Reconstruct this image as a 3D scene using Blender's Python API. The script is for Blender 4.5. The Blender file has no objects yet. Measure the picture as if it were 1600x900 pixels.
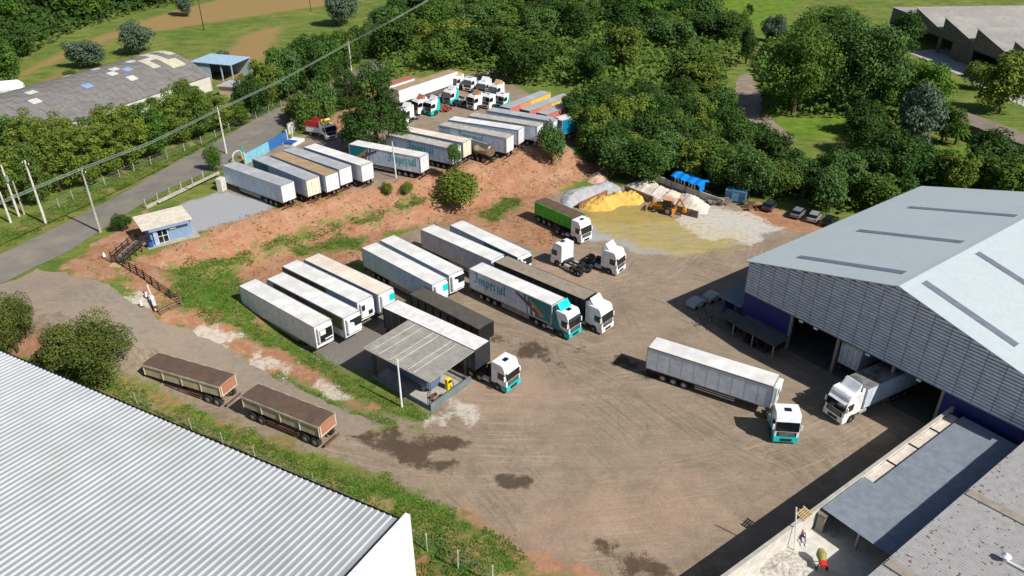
import bpy, math, random
import numpy as np
from mathutils import Vector, Matrix
R_ = math.radians
rng = random.Random(7)
nr = np.random.RandomState(11)
SC = bpy.context.scene
COL = SC.collection

# ------------------------------------------------------------------ camera
F_, PITCH, ROLL, CH = 1185.0, R_(29.7), R_(-0.31), 53.7
fw = Vector((0, math.cos(PITCH), -math.sin(PITCH)))
rt0 = Vector((1, 0, 0)); up0 = rt0.cross(fw)
rt = rt0 * math.cos(ROLL) + up0 * math.sin(ROLL)
up = up0 * math.cos(ROLL) - rt0 * math.sin(ROLL)
cam = bpy.data.cameras.new('camera'); camo = bpy.data.objects.new('camera', cam)
COL.objects.link(camo)
cam.sensor_width = 36; cam.lens = F_ / 1600 * 36; cam.clip_start = 0.5; cam.clip_end = 4000
M = Matrix((rt, up, -fw)).transposed().to_4x4(); M.translation = Vector((0, 0, CH))
camo.matrix_world = M
SC.camera = camo

# ------------------------------------------------------------------ light
SUN = Vector((3.6, -2.67, 4.25)).normalized()
w = bpy.data.worlds.new('World'); SC.world = w; w.use_nodes = True
nt = w.node_tree; bg = nt.nodes['Background']
sky = nt.nodes.new('ShaderNodeTexSky'); sky.sky_type = 'NISHITA'; sky.sun_disc = False
sky.sun_elevation = math.asin(SUN.z)
sky.sun_rotation = math.atan2(SUN.x, SUN.y)
sky.air_density = 1.0; sky.dust_density = 1.0; sky.ozone_density = 1.0
nt.links.new(sky.outputs[0], bg.inputs[0]); bg.inputs[1].default_value = 0.062
sun = bpy.data.lights.new('sun', 'SUN'); suno = bpy.data.objects.new('sun', sun); COL.objects.link(suno)
sun.energy = 4.8; sun.angle = R_(0.5); sun.color = (1.0, 0.96, 0.9)
suno.rotation_euler = SUN.to_track_quat('Z', 'Y').to_euler()
SC.view_settings.view_transform = 'Standard'; SC.view_settings.look = 'None'
SC.view_settings.exposure = 0.2; SC.view_settings.gamma = 1.0; SC.view_settings.use_curve_mapping = False
SC.render.engine = 'CYCLES'
SC.cycles.max_bounces = 5; SC.cycles.diffuse_bounces = 2; SC.cycles.glossy_bounces = 2
SC.cycles.transmission_bounces = 2; SC.cycles.use_denoising = True

# ------------------------------------------------------------------ measuring helpers
def ray(u, v):
    return fw + rt * ((u - 800) / F_) + up * ((450 - v) / F_)
def U(u, v, z):
    d = ray(u, v); t = (z - CH) / d.z
    return Vector((d.x * t, d.y * t, z))
TZ = 4.2     # level of the upper yard
def sdf(px, py, poly):
    """signed distance, positive inside; px,py numpy arrays"""
    n = len(poly); d2 = np.full(px.shape, 1e18); ins = np.zeros(px.shape, bool)
    for i in range(n):
        ax, ay = poly[i][0], poly[i][1]; bx, by = poly[(i + 1) % n][0], poly[(i + 1) % n][1]
        ex, ey = bx - ax, by - ay; wx, wy = px - ax, py - ay
        t = np.clip((wx * ex + wy * ey) / (ex * ex + ey * ey + 1e-12), 0, 1)
        d2 = np.minimum(d2, (wx - t * ex) ** 2 + (wy - t * ey) ** 2)
        c = ((ay > py) != (by > py)) & (px < (bx - ax) * (py - ay) / ((by - ay) if by != ay else 1e-12) + ax)
        ins ^= c
    d = np.sqrt(d2)
    return np.where(ins, d, -d)
def sm(x): x = np.clip(x, 0, 1); return x * x * (3 - 2 * x)
# upper yard outline (on its own level), then the ramp down the driveway, then the lower bank on the left
UP = [tuple(U(a, b, TZ)[:2]) for a, b in [(238, 398), (302, 372), (345, 352), (440, 322), (520, 303), (600, 290), (660, 276), (740, 256), (800, 243), (838, 222), (900, 195), (975, 150)]]
UP += [(60, 330), (60, 700), (-500, 700), (-500, 60), (-150, 60), (-93, 84)]
UP += [tuple(U(a, b, TZ)[:2]) for a, b in [(40, 455), (120, 430), (175, 400)]]
RA = U(110, 455, TZ); RB = U(430, 590, 0)
LOWE = ((-56.5, 71.5), (-8.0, 46.0), (-4, 40), (-8, 20), (-120, 20), (-120, 92))
def lump(x, y, s, k):
    return (np.sin(x * s * 1.0 + k) * np.cos(y * s * 1.17 + k * 2) + .5 * np.sin(x * s * 2.3 + y * s * 1.9 + k * 3) + .35 * np.cos(x * s * 4.1 - y * s * 3.7 + k))
def H(x, y):
    x = np.asarray(x, float); y = np.asarray(y, float)
    d = sdf(x, y, UP)
    run = 9.5 + np.clip((x - 0) / 10, 0, 1) * 4
    dd = d + .5 * lump(x, y, .35, 1.0) * (d < 0) * np.clip(-d / 2, 0, 1)
    h1 = TZ * sm(1 + dd / run)
    # the driveway ramp
    ex, ey = RB.x - RA.x, RB.y - RA.y; L = math.hypot(ex, ey); ex /= L; ey /= L
    t = (x - RA.x) * ex + (y - RA.y) * ey; s = (x - RA.x) * ey - (y - RA.y) * ex
    h2 = TZ * sm(1 - t / L) * sm(1 - (np.abs(s + 2) - 7) / 7.0)
    h = np.maximum(h1, h2)
    slope = (h1 > .1) & (h1 < TZ - .05)
    h = h + .10 * lump(x, y, .9, 2.0) * np.clip(4 * h1 / TZ * (1 - h1 / TZ), 0, 1)
    # lower ground beside the near warehouse
    dl = sdf(x, y, LOWE)
    h = h - 2.2 * sm((dl + 5) / 6.0)
    return h
def Hs(x, y): return float(H(np.array([x]), np.array([y]))[0])
def G(u, v, dz=0.0):
    z = 0.0
    for _ in range(14):
        p = U(u, v, z + dz); zn = Hs(p.x, p.y); z = z * .4 + zn * .6
    p = U(u, v, z + dz); p.z = z
    return p
SD = Vector((.80902, .58779, 0)); ND = Vector((.58779, -.80902, 0))

# ------------------------------------------------------------------ materials
def lin(c):
    return tuple((x / 12.92 if x <= .04045 else ((x + .055) / 1.055) ** 2.4) for x in (v / 255 for v in c))
MATS = {}
def mat(name, rgb, rough=.6, metal=0, var=.12, scale=1.5, dirt=None, dirt_amt=.0, bump=0, bscale=20, spec=.5, coord='Object', dirt_scale=.6, coat=0):
    """painted or raw surface with uneven tone and, where given, dirt of its own colour"""
    if name in MATS: return MATS[name]
    m = bpy.data.materials.new(name); m.use_nodes = True; MATS[name] = m
    n = m.node_tree.nodes; l = m.node_tree.links; b = n['Principled BSDF']
    base = lin(rgb)
    tc = n.new('ShaderNodeTexCoord')
    no = n.new('ShaderNodeTexNoise'); no.inputs['Scale'].default_value = scale; no.inputs['Detail'].default_value = 5
    l.new(tc.outputs[coord], no.inputs['Vector'])
    mx = n.new('ShaderNodeMix'); mx.data_type = 'RGBA'
    mx.inputs[6].default_value = (*[x * (1 - var) for x in base], 1); mx.inputs[7].default_value = (*[min(1, x * (1 + var)) for x in base], 1)
    mr = n.new('ShaderNodeMapRange'); mr.inputs[1].default_value = .35; mr.inputs[2].default_value = .65
    l.new(no.outputs[0], mr.inputs[0]); l.new(mr.outputs[0], mx.inputs[0])
    out = mx.outputs[2]
    if dirt:
        n2 = n.new('ShaderNodeTexNoise'); n2.inputs['Scale'].default_value = dirt_scale; n2.inputs['Detail'].default_value = 8; n2.inputs['Roughness'].default_value = .7
        l.new(tc.outputs[coord], n2.inputs['Vector'])
        r2 = n.new('ShaderNodeMapRange'); r2.inputs[1].default_value = .42; r2.inputs[2].default_value = .72; r2.inputs[4].default_value = dirt_amt
        l.new(n2.outputs[0], r2.inputs[0])
        m2 = n.new('ShaderNodeMix'); m2.data_type = 'RGBA'; m2.inputs[7].default_value = (*lin(dirt), 1)
        l.new(r2.outputs[0], m2.inputs[0]); l.new(out, m2.inputs[6]); out = m2.outputs[2]
    l.new(out, b.inputs['Base Color'])
    b.inputs['Roughness'].default_value = rough; b.inputs['Metallic'].default_value = metal
    b.inputs['Specular IOR Level'].default_value = spec
    if coat: b.inputs['Coat Weight'].default_value = coat
    if bump:
        n3 = n.new('ShaderNodeTexNoise'); n3.inputs['Scale'].default_value = bscale; n3.inputs['Detail'].default_value = 4
        l.new(tc.outputs[coord], n3.inputs['Vector'])
        bp = n.new('ShaderNodeBump'); bp.inputs['Strength'].default_value = bump; bp.inputs['Distance'].default_value = .05
        l.new(n3.outputs[0], bp.inputs['Height']); l.new(bp.outputs[0], b.inputs['Normal'])
    return m
WHITE = mat('white_paint', (232, 233, 234), .45, dirt=(170, 165, 155), dirt_amt=.25)
ROOFW = mat('white_roof_sheet', (226, 225, 221), .5, dirt=(184, 176, 164), dirt_amt=.45, scale=.4, dirt_scale=.9)
ROOFC = mat('cream_roof_sheet', (228, 216, 200), .5, dirt=(180, 165, 145), dirt_amt=.35, scale=.4)
ROOFG = mat('grey_roof_sheet', (176, 178, 182), .5, dirt=(130, 124, 118), dirt_amt=.5, scale=.5)
ROOFB = mat('rusty_roof_sheet', (170, 145, 112), .7, dirt=(150, 118, 84), dirt_amt=.7, scale=.7)
ROOFD = mat('stained_roof_sheet', (188, 184, 176), .7, dirt=(128, 112, 92), dirt_amt=.9, scale=.8, dirt_scale=1.6)
SIDEW = mat('white_side_panel', (224, 230, 238), .4, dirt=(165, 160, 150), dirt_amt=.28, dirt_scale=.35)  # white, lightened so the colour carries bounce light on shaded sides
SIDEB = mat('shade_blue_side_panel', (204, 219, 236), .4, dirt=(150, 150, 150), dirt_amt=.3, dirt_scale=.5)  # white trailer sides; the bluish cast of their shade is put into the colour
SIDET = mat('teal_side_panel', (20, 130, 140), .4, dirt=(70, 110, 115), dirt_amt=.3)
SIDEM = mat('maroon_side_panel', (92, 40, 48), .45, dirt=(150, 150, 150), dirt_amt=.5, dirt_scale=.9)
SIDEO = mat('olive_side_panel', (120, 112, 40), .45)
BLACK = mat('black_paint', (26, 27, 30), .45)
BLACKT = mat('black_tarpaulin', (80, 74, 68), .7, dirt=(105, 95, 82), dirt_amt=.6, dirt_scale=.9, bump=.5, bscale=3)
GREYT = mat('grey_tarpaulin', (150, 138, 122), .75, dirt=(120, 106, 90), dirt_amt=.6)
BROWNT = mat('brown_tarpaulin', (88, 74, 64), .8, dirt=(120, 84, 62), dirt_amt=.6, dirt_scale=1.1, bump=.4, bscale=2)
CHAS = mat('chassis_steel', (34, 34, 37), .6, dirt=(90, 74, 60), dirt_amt=.35)
RUST = mat('rusty_frame_steel', (96, 70, 58), .8, dirt=(140, 96, 72), dirt_amt=.6)
TYRE = mat('tyre_rubber', (30, 30, 31), .85, dirt=(96, 84, 72), dirt_amt=.5)
RIM = mat('wheel_rim_steel', (170, 170, 172), .4, metal=.3)
GLASS = mat('dark_glass', (20, 26, 30), .08, spec=.8, var=.02)
TEAL = mat('teal_paint', (0, 190, 188), .35, coat=.4)
TEALD = mat('teal_graphic_paint', (0, 128, 138), .4)
TEALL = mat('bright_teal_paint', (0, 205, 195), .4)
CABW = mat('white_cab_paint', (238, 239, 241), .28, coat=.5, dirt=(200, 198, 194), dirt_amt=.12)
GRILL = mat('dark_grille_plastic', (34, 37, 42), .5)
GREYP = mat('grey_plastic', (92, 96, 102), .5)
ALU = mat('aluminium', (190, 192, 195), .35, metal=.6)
STAIN = mat('stainless_steel', (176, 160, 145), .28, metal=.8, dirt=(110, 90, 75), dirt_amt=.4)
RED = mat('red_paint', (196, 34, 40), .45, dirt=(150, 60, 55), dirt_amt=.3)
YEL = mat('yellow_paint', (220, 188, 84), .5)
ORA = mat('orange_paint', (214, 148, 88), .5)
COR = mat('coral_paint', (204, 112, 98), .5)
NAVY = mat('navy_paint', (36, 42, 104), .5, var=.06)
BLUE = mat('blue_paint', (40, 84, 160), .5)
SKYB = mat('sky_blue_paint', (108, 178, 216), .5)
LBLUE = mat('light_blue_render', (124, 148, 176), .7, var=.07)
GREEN = mat('green_body_paint', (58, 176, 44), .42, dirt=(52, 120, 44), dirt_amt=.25)
CREAM = mat('cream_body_paint', (200, 190, 160), .55, dirt=(150, 110, 84), dirt_amt=.5, dirt_scale=1.2)
BROWNP = mat('reddish_tailgate_paint', (172, 118, 94), .6, dirt=(140, 92, 72), dirt_amt=.5)
CONC = mat('concrete', (176, 170, 160), .85, dirt=(120, 114, 104), dirt_amt=.5, bump=.3)
CONCW = mat('pale_concrete', (208, 203, 192), .85, dirt=(166, 170, 172), dirt_amt=.5, bump=.3)
CONCD = mat('dark_weathered_concrete', (134, 122, 110), .9, dirt=(76, 68, 60), dirt_amt=.7, dirt_scale=.5, bump=.4)
CONCG = mat('green_grey_concrete', (108, 122, 122), .8)
WOOD = mat('timber', (190, 160, 116), .8, dirt=(140, 112, 80), dirt_amt=.5)
WOODD = mat('dark_timber', (46, 36, 30), .85, dirt=(96, 80, 66), dirt_amt=.4)
BARK = mat('bark', (84, 68, 54), .9, bump=.5)
GALV = mat('galvanised_steel', (160, 164, 168), .45, metal=.4)
STEELD = mat('dark_steel', (44, 46, 52), .55)
SKIN = mat('skin', (150, 98, 72), .6)

# ------------------------------------------------------------------ object helpers
def link(name, me, m, parent=None):
    o = bpy.data.objects.new(name, me); COL.objects.link(o)
    if m is not None:
        for x in (m if isinstance(m, (list, tuple)) else [m]): me.materials.append(x)
    if parent is not None: o.parent = parent
    return o
def thing(name, label, cat, loc=(0, 0, 0), rz=0, group=None):
    o = bpy.data.objects.new(name, None); COL.objects.link(o); o.empty_display_size = .3
    o.location = loc; o.rotation_euler = (0, 0, rz)
    o['label'] = label; o['category'] = cat
    if group: o['group'] = group
    return o
def tag(o, label, cat, group=None, kind=None):
    o['label'] = label; o['category'] = cat
    if group: o['group'] = group
    if kind: o['kind'] = kind
    return o
def struct(o, kind='structure'):
    o['kind'] = kind; return o
class MB:
    def __init__(s): s.v = []; s.f = []; s.mi = []; s.cur = 0
    def add(s, vs, fs):
        k = len(s.v); s.v += [tuple(a) for a in vs]; s.f += [tuple(i + k for i in f) for f in fs]; s.mi += [s.cur] * len(fs); return s
    def box(s, x0, x1, y0, y1, z0, z1):
        return s.add([(x, y, z) for x in (x0, x1) for y in (y0, y1) for z in (z0, z1)],
                     [(0, 1, 3, 2), (4, 6, 7, 5), (0, 4, 5, 1), (2, 3, 7, 6), (0, 2, 6, 4), (1, 5, 7, 3)])
    def cbox(s, x, y, z, dx, dy, dz): return s.box(x - dx / 2, x + dx / 2, y - dy / 2, y + dy / 2, z - dz / 2, z + dz / 2)
    def bbox(s, x0, x1, y0, y1, z0, z1, c=.06):
        """box with chamfered edges"""
        pts = []; q = []
        for z, ins in ((z0, c), (z0 + c, 0), (z1 - c, 0), (z1, c)):
            a, b, e, g = x0 + ins, x1 - ins, y0 + ins, y1 - ins
            pts += [(a + c, e, z), (b - c, e, z), (b, e + c, z), (b, g - c, z), (b - c, g, z), (a + c, g, z), (a, g - c, z), (a, e + c, z)]
        fs = [tuple(reversed(range(8)))]
        for k in range(3):
            for i in range(8):
                j = (i + 1) % 8; fs.append((k * 8 + i, k * 8 + j, k * 8 + 8 + j, k * 8 + 8 + i))
        fs.append(tuple(range(24, 32)))
        return s.add(pts, fs)
    def prism(s, prof, y0, y1, ax='y'):
        """profile [(x,z)] swept along y (or along x with profile (y,z))"""
        n = len(prof)
        if ax == 'y': vs = [(x, y0, z) for x, z in prof] + [(x, y1, z) for x, z in prof]
        elif ax == 'x': vs = [(y0, y, z) for y, z in prof] + [(y1, y, z) for y, z in prof]
        else: vs = [(x, y, y0) for x, y in prof] + [(x, y, y1) for x, y in prof]
        return s.add(vs, [tuple(range(n)), tuple(reversed(range(n, 2 * n)))] + [(i, i + n, (i + 1) % n + n, (i + 1) % n) for i in range(n)])
    def tube(s, p, q, r, n=8, r2=None, cap=True):
        p = Vector(p); q = Vector(q); d = (q - p); a = d.orthogonal().normalized(); b = d.normalized().cross(a); r2 = r if r2 is None else r2
        vs = [p + (a * math.cos(6.2832 * i / n) + b * math.sin(6.2832 * i / n)) * r for i in range(n)] + [q + (a * math.cos(6.2832 * i / n) + b * math.sin(6.2832 * i / n)) * r2 for i in range(n)]
        fs = [(i, (i + 1) % n, (i + 1) % n + n, i + n) for i in range(n)]
        if cap: fs += [tuple(reversed(range(n))), tuple(range(n, 2 * n))]
        return s.add(vs, fs)
    def path(s, pts, r, n=6):
        for a, b in zip(pts, pts[1:]): s.tube(a, b, r, n)
        return s
    def bar(s, p, q, wd, ht):
        """rectangular bar between two points"""
        p = Vector(p); q = Vector(q); d = (q - p).normalized(); a = d.cross(Vector((0, 0, 1)))
        if a.length < 1e-3: a = Vector((1, 0, 0))
        a.normalize(); b = a.cross(d).normalized(); a = a * wd / 2; b = b * ht / 2
        vs = [e + x + y for e in (p, q) for x, y in ((a, b), (-a, b), (-a, -b), (a, -b))]
        return s.add(vs, [(0, 1, 2, 3), (7, 6, 5, 4), (0, 4, 5, 1), (1, 5, 6, 2), (2, 6, 7, 3), (3, 7, 4, 0)])
    def quad(s, a, b, c, d): return s.add([a, b, c, d], [(0, 1, 2, 3)])
    def mesh(s, name):
        me = bpy.data.meshes.new(name); me.from_pydata(s.v, [], s.f); me.update()
        if any(s.mi): me.polygons.foreach_set('material_index', s.mi)
        return me
    def build(s, name, m, parent=None, smooth=False, bevel=0):
        me = s.mesh(name)
        import bmesh
        bm = bmesh.new(); bm.from_mesh(me); bmesh.ops.recalc_face_normals(bm, faces=bm.faces)
        if bevel:
            es = [e for e in bm.edges if len(e.link_faces) == 2 and e.calc_face_angle(0) > .5]
            bmesh.ops.bevel(bm, geom=es, offset=bevel, segments=2, affect='EDGES', profile=.6)
        bm.to_mesh(me); bm.free()
        if smooth:
            me.polygons.foreach_set('use_smooth', [True] * len(me.polygons))
        return link(name, me, m, parent)
def kids(o): return KIDS.get(o.name, [])
def copy_tree(o, parent=None):
    c = o.copy(); COL.objects.link(c)
    if parent is not None: c.parent = parent
    for ch in o.children: copy_tree(ch, c)
    return c
# ------------------------------------------------------------------ ground
def axis(lo, hi, a, b, st, g=1.09, mx=9):
    xs = list(np.arange(a, b, st)); s = st; x = a
    left = []
    while x > lo: s = min(s * g, mx); x -= s; left.append(x)
    s = st; x = xs[-1]; right = []
    while x < hi: s = min(s * g, mx); x += s; right.append(x)
    return np.array(left[::-1] + xs + right)
gx = axis(-900, 900, -78, 62, .55); gy = axis(10, 1500, 40, 172, .55)
XX, YY = np.meshgrid(gx, gy); ZZ = H(XX, YY)
far = np.clip((np.hypot(XX, YY) - 330) / 900, 0, 1)
ZZ = ZZ + far * 6 * (1 + np.sin(XX * .01)) 
NXg, NYg = len(gx), len(gy)
gp = lambda *pts: [tuple(G(a, b)[:2]) for a, b in pts]
MASKS = {
 'dirt': [gp((228, 520), (300, 500), (400, 560), (560, 640), (668, 655), (560, 560), (520, 545), (560, 500), (590, 470), (560, 395), (660, 352), (760, 345), (850, 300), (960, 292), (1060, 290), (1180, 325), (1290, 345), (1420, 380), (1500, 640), (1480, 660), (1130, 905), (870, 905), (820, 880), (700, 800), (560, 730), (400, 690), (230, 600), (60, 540), (0, 520), (0, 455), (60, 430), (150, 440)),
          gp((500, 210), (560, 165), (620, 130), (780, 110), (830, 150), (980, 190), (900, 230), (800, 250), (700, 265), (560, 300), (350, 335), (345, 300), (430, 215))],
 'soil': [gp((250, 415), (480, 388), (600, 370), (600, 402), (480, 424), (384, 452), (420, 510), (500, 560), (560, 600), (640, 645), (560, 645), (400, 562), (280, 492), (240, 470)), gp((160, 585), (420, 695), (600, 755), (720, 815), (830, 905), (560, 905), (100, 600)), gp((238, 392), (302, 374), (345, 352), (440, 322), (520, 303), (600, 288), (740, 250), (845, 222), (960, 262), (900, 285), (870, 300), (835, 345), (905, 372), (870, 400), (800, 378), (740, 352), (650, 352), (560, 384), (480, 398), (380, 405), (300, 425), (258, 440), (235, 470), (205, 450), (185, 415)),
          gp((95, 420), (180, 362), (230, 330), (240, 385), (200, 400), (170, 440), (110, 425)),
          gp((560, 165), (640, 118), (690, 130), (650, 175), (500, 215), (470, 200)),
          gp((238, 480), (300, 488), (400, 535), (470, 590), (420, 590), (330, 520), (250, 510)),
          gp((0, 555), (60, 520), (110, 545), (60, 565)), gp((80, 520), (140, 530), (110, 560), (60, 550)),
          gp((640, 850), (720, 900), (640, 905)), gp((820, 862), (880, 870), (950, 905), (820, 905), (760, 850), (700, 790), (740, 800)),
          gp((1180, 318), (1300, 350), (1290, 368), (1200, 352), (1150, 330)),
          gp((230, 600), (330, 650), (420, 690), (400, 700), (300, 660), (215, 615)), gp((1131,80),(1135,80),(1135,84))],
 'pink': [gp((760, 545), (880, 600), (840, 650), (740, 640), (700, 600)), gp((820, 780), (1080, 740), (1120, 830), (960, 870), (840, 840)), gp((740, 800), (900, 850), (840, 880), (720, 790)), gp((800, 440), (870, 380), (960, 420), (900, 470)), gp((620, 690), (700, 720), (640, 740))],
 'grass': [gp((290, 432), (345, 412), (380, 430), (372, 462), (400, 500), (470, 545), (500, 560), (545, 590), (600, 618), (668, 652), (630, 655), (540, 612), (470, 565), (400, 530), (340, 502), (285, 478), (262, 455)),
           gp((270, 418), (330, 402), (390, 392), (395, 400), (330, 420), (290, 436), (270, 436)), gp((460, 386), (540, 368), (572, 372), (560, 386), (500, 394), (470, 398)),
           gp((400, 378), (520, 352), (620, 322), (680, 306), (690, 310), (620, 326), (520, 360), (420, 386)),
           gp((0, 362), (60, 332), (180, 275), (330, 200), (440, 146), (540, 100), (545, 112), (440, 165), (330, 224), (200, 292), (100, 342), (0, 388), (-60, 420), (-60, 390)),
           gp((190, 590), (300, 645), (400, 685), (520, 725), (600, 752), (680, 790), (740, 822), (800, 868), (830, 905), (600, 905), (560, 820), (200, 640), (100, 590)),
           gp((752, 338), (790, 312), (815, 310), (800, 330), (770, 345)),
           gp((350, 560), (440, 590), (560, 640), (640, 665), (560, 662), (430, 610))],
 'gravel': [gp((285, 318), (340, 300), (430, 318), (425, 338), (330, 358), (300, 362), (275, 340)), gp((145, 395), (205, 372), (225, 378), (175, 410), (140, 412)),
            gp((880, 345), (905, 372), (960, 380), (1000, 395), (1060, 400), (1180, 378), (1222, 352), (1130, 330), (1050, 345), (960, 350)),
            gp((430, 560), (560, 500), (640, 490), (700, 500), (600, 560), (500, 570))],
 'asph': [gp((470, 545), (520, 520), (600, 478), (640, 500), (590, 560), (580, 590), (500, 560))],
 'yellow': [gp((905, 325), (945, 318), (1000, 322), (1060, 342), (1110, 352), (1180, 368), (1130, 392), (1055, 400), (1000, 388), (950, 372), (915, 345))],
 'chalk': [gp((306, 512), (340, 508), (365, 522), (355, 545), (330, 535)), gp((385, 548), (420, 556), (460, 580), (450, 586), (410, 570)), gp((482, 586), (510, 595), (540, 618), (520, 616), (490, 604)),
           gp((1055, 345), (1080, 320), (1140, 325), (1215, 350), (1185, 375), (1120, 378), (1080, 362)), gp((675, 655), (708, 630), (732, 638), (730, 655), (690, 660)), gp((970, 285), (1010, 278), (1060, 300), (1150, 330), (1060, 330)), gp((195, 462), (222, 458), (226, 470), (200, 475))],
 'stain': [gp((546, 676), (590, 690), (622, 668), (640, 688), (690, 684), (742, 690), (716, 702), (668, 712), (700, 716), (728, 728), (680, 738), (640, 722), (600, 712)), gp((932, 845), (955, 846), (985, 860), (1002, 888), (975, 890), (950, 872)), gp((800, 552), (830, 534), (856, 546), (850, 556)), gp((860, 566), (882, 562), (876, 572)),
           gp((893, 545), (908, 541), (905, 550)), gp((785, 750), (815, 748), (820, 758), (795, 763)), gp((1010, 885), (1035, 885), (1040, 905), (1015, 905)), gp((700, 482), (740, 500), (800, 540), (760, 520), (700, 495)), gp((955, 560), (975, 555), (1030, 590), (1010, 592))],
 'dry': [gp((650, 812), (720, 846), (800, 886), (792, 900), (700, 862), (640, 828)), gp((640, 850), (660, 855), (700, 905), (640, 905)), gp((420, 735), (520, 770), (600, 806), (590, 815), (500, 780), (410, 745)), gp((0, 362), (60, 332), (180, 275), (330, 200), (440, 146), (540, 100), (545, 112), (440, 165), (330, 224), (200, 292), (100, 342), (0, 388)), gp((190, 590), (300, 645), (420, 700), (540, 760), (620, 800), (600, 830), (400, 740), (200, 640))],
 'lush': [gp((1110, -20), (1250, -20), (1240, 20), (1190, 45), (1130, 40)), gp((1215, 185), (1330, 180), (1340, 205), (1290, 215), (1230, 215)), gp((1440, 232), (1560, 225), (1560, 250), (1440, 248))],
 'ochre': [gp((0, 130), (120, 70), (260, 20), (420, -20), (700, -60), (700, -20), (330, 35), (180, 60), (60, 110)), gp((335, 100), (380, 55), (440, 40), (420, 90), (370, 130)), gp((330, 125), (430, 110), (420, 140)), gp((60, 130), (110, 105), (120, 125), (70, 140))],
}
me = bpy.data.meshes.new('ground')
vs = np.stack([XX, YY, ZZ], -1).reshape(-1, 3)
idx = np.arange(NXg * NYg).reshape(NYg, NXg)
q = np.stack([idx[:-1, :-1], idx[:-1, 1:], idx[1:, 1:], idx[1:, :-1]], -1).reshape(-1, 4)
me.vertices.add(len(vs)); me.vertices.foreach_set('co', vs.ravel())
me.loops.add(q.size); me.loops.foreach_set('vertex_index', q.ravel())
me.polygons.add(len(q)); me.polygons.foreach_set('loop_start', np.arange(len(q)) * 4)
me.update(); me.polygons.foreach_set('use_smooth', [True] * len(q))
SDF = {}
for k, polys in MASKS.items():
    val = np.full(XX.shape, -99.)
    for p in polys: val = np.maximum(val, sdf(XX, YY, p))
    SDF[k] = val
    a = me.attributes.new('m_' + k, 'FLOAT', 'POINT'); a.data.foreach_set('value', np.clip(val / 8 + .5, 0, 1).ravel())
ground = struct(link('ground', me, None))
gm = bpy.data.materials.new('ground_soil_and_grass'); gm.use_nodes = True; me.materials.append(gm)
N = gm.node_tree.nodes; L = gm.node_tree.links; B = N['Principled BSDF']; B.inputs['Roughness'].default_value = .95; B.inputs['Specular IOR Level'].default_value = .15
tc = N.new('ShaderNodeTexCoord')
def noise(s, d=6, r=.6, vec=None, dist=0):
    n = N.new('ShaderNodeTexNoise'); n.inputs['Scale'].default_value = s; n.inputs['Detail'].default_value = d; n.inputs['Roughness'].default_value = r; n.inputs['Distortion'].default_value = dist
    L.new(vec if vec else tc.outputs['Object'], n.inputs['Vector']); return n.outputs[0]
def rng_(x, a, b, c=0, d=1):
    n = N.new('ShaderNodeMapRange'); n.inputs[1].default_value = a; n.inputs[2].default_value = b; n.inputs[3].default_value = c; n.inputs[4].default_value = d; L.new(x, n.inputs[0]); return n.outputs[0]
def mixc(f, a, b):
    n = N.new('ShaderNodeMix'); n.data_type = 'RGBA'
    for s, v in ((6, a), (7, b)):
        if isinstance(v, tuple): n.inputs[s].default_value = (*v, 1)
        else: L.new(v, n.inputs[s])
    if isinstance(f, float): n.inputs[0].default_value = f
    else: L.new(f, n.inputs[0])
    return n.outputs[2]
def math_(op, a, b):
    n = N.new('ShaderNodeMath'); n.operation = op
    for s, v in ((0, a), (1, b)):
        if isinstance(v, (int, float)): n.inputs[s].default_value = v
        else: L.new(v, n.inputs[s])
    return n.outputs[0]
nA = noise(.28, 8, .65); nB = noise(1.3, 6, .7); nC = noise(5, 5, .7); nD = noise(.06, 6, .6)
def mask(name, soft=.05, amp=.55, amt=1.0, bias=0, n1=None):
    a = N.new('ShaderNodeAttribute'); a.attribute_name = 'm_' + name
    x = math_('ADD', a.outputs['Fac'], rng_(n1 or nA, .25, .75, -amp / 2, amp / 2))
    x = math_('ADD', x, rng_(nC, .3, .7, -.07, .07))
    return rng_(x, .5 - soft + bias, .5 + soft + bias, 0, amt)
def tone(c, v=.25, n=None, c2=None):
    c = lin(c); a = tuple(x * (1 - v) for x in c); b = tuple(min(1, x * (1 + v)) for x in c) if c2 is None else lin(c2)
    return mixc(rng_(n or nB, .3, .7), a, b)
# open country
col = mixc(rng_(nD, .42, .6), lin((84, 112, 40)), lin((120, 128, 58)))
col = mixc(rng_(nA, .45, .62, 0, .9), col, lin((66, 90, 34)))
mpf = N.new('ShaderNodeMapping'); mpf.inputs['Rotation'].default_value = (0, 0, R_(25)); mpf.inputs['Scale'].default_value = (.12, .9, 1); L.new(tc.outputs['Object'], mpf.inputs[0])
col = mixc(rng_(noise(.8, 5, .7, mpf.outputs[0]), .48, .62, 0, .6), col, lin((132, 130, 74)))
col = mixc(rng_(nC, .45, .7, 0, .7), col, lin((124, 130, 66)))
col = mixc(rng_(nB, .55, .75, 0, .7), col, lin((62, 82, 36)))
col = mixc(mask('ochre', .2, .5, .85), col, tone((172, 132, 92), .2, nA, (150, 128, 84)))
col = mixc(mask('lush', .06, .3), col, tone((86, 122, 36), .35, nA, (118, 142, 50)))
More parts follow.
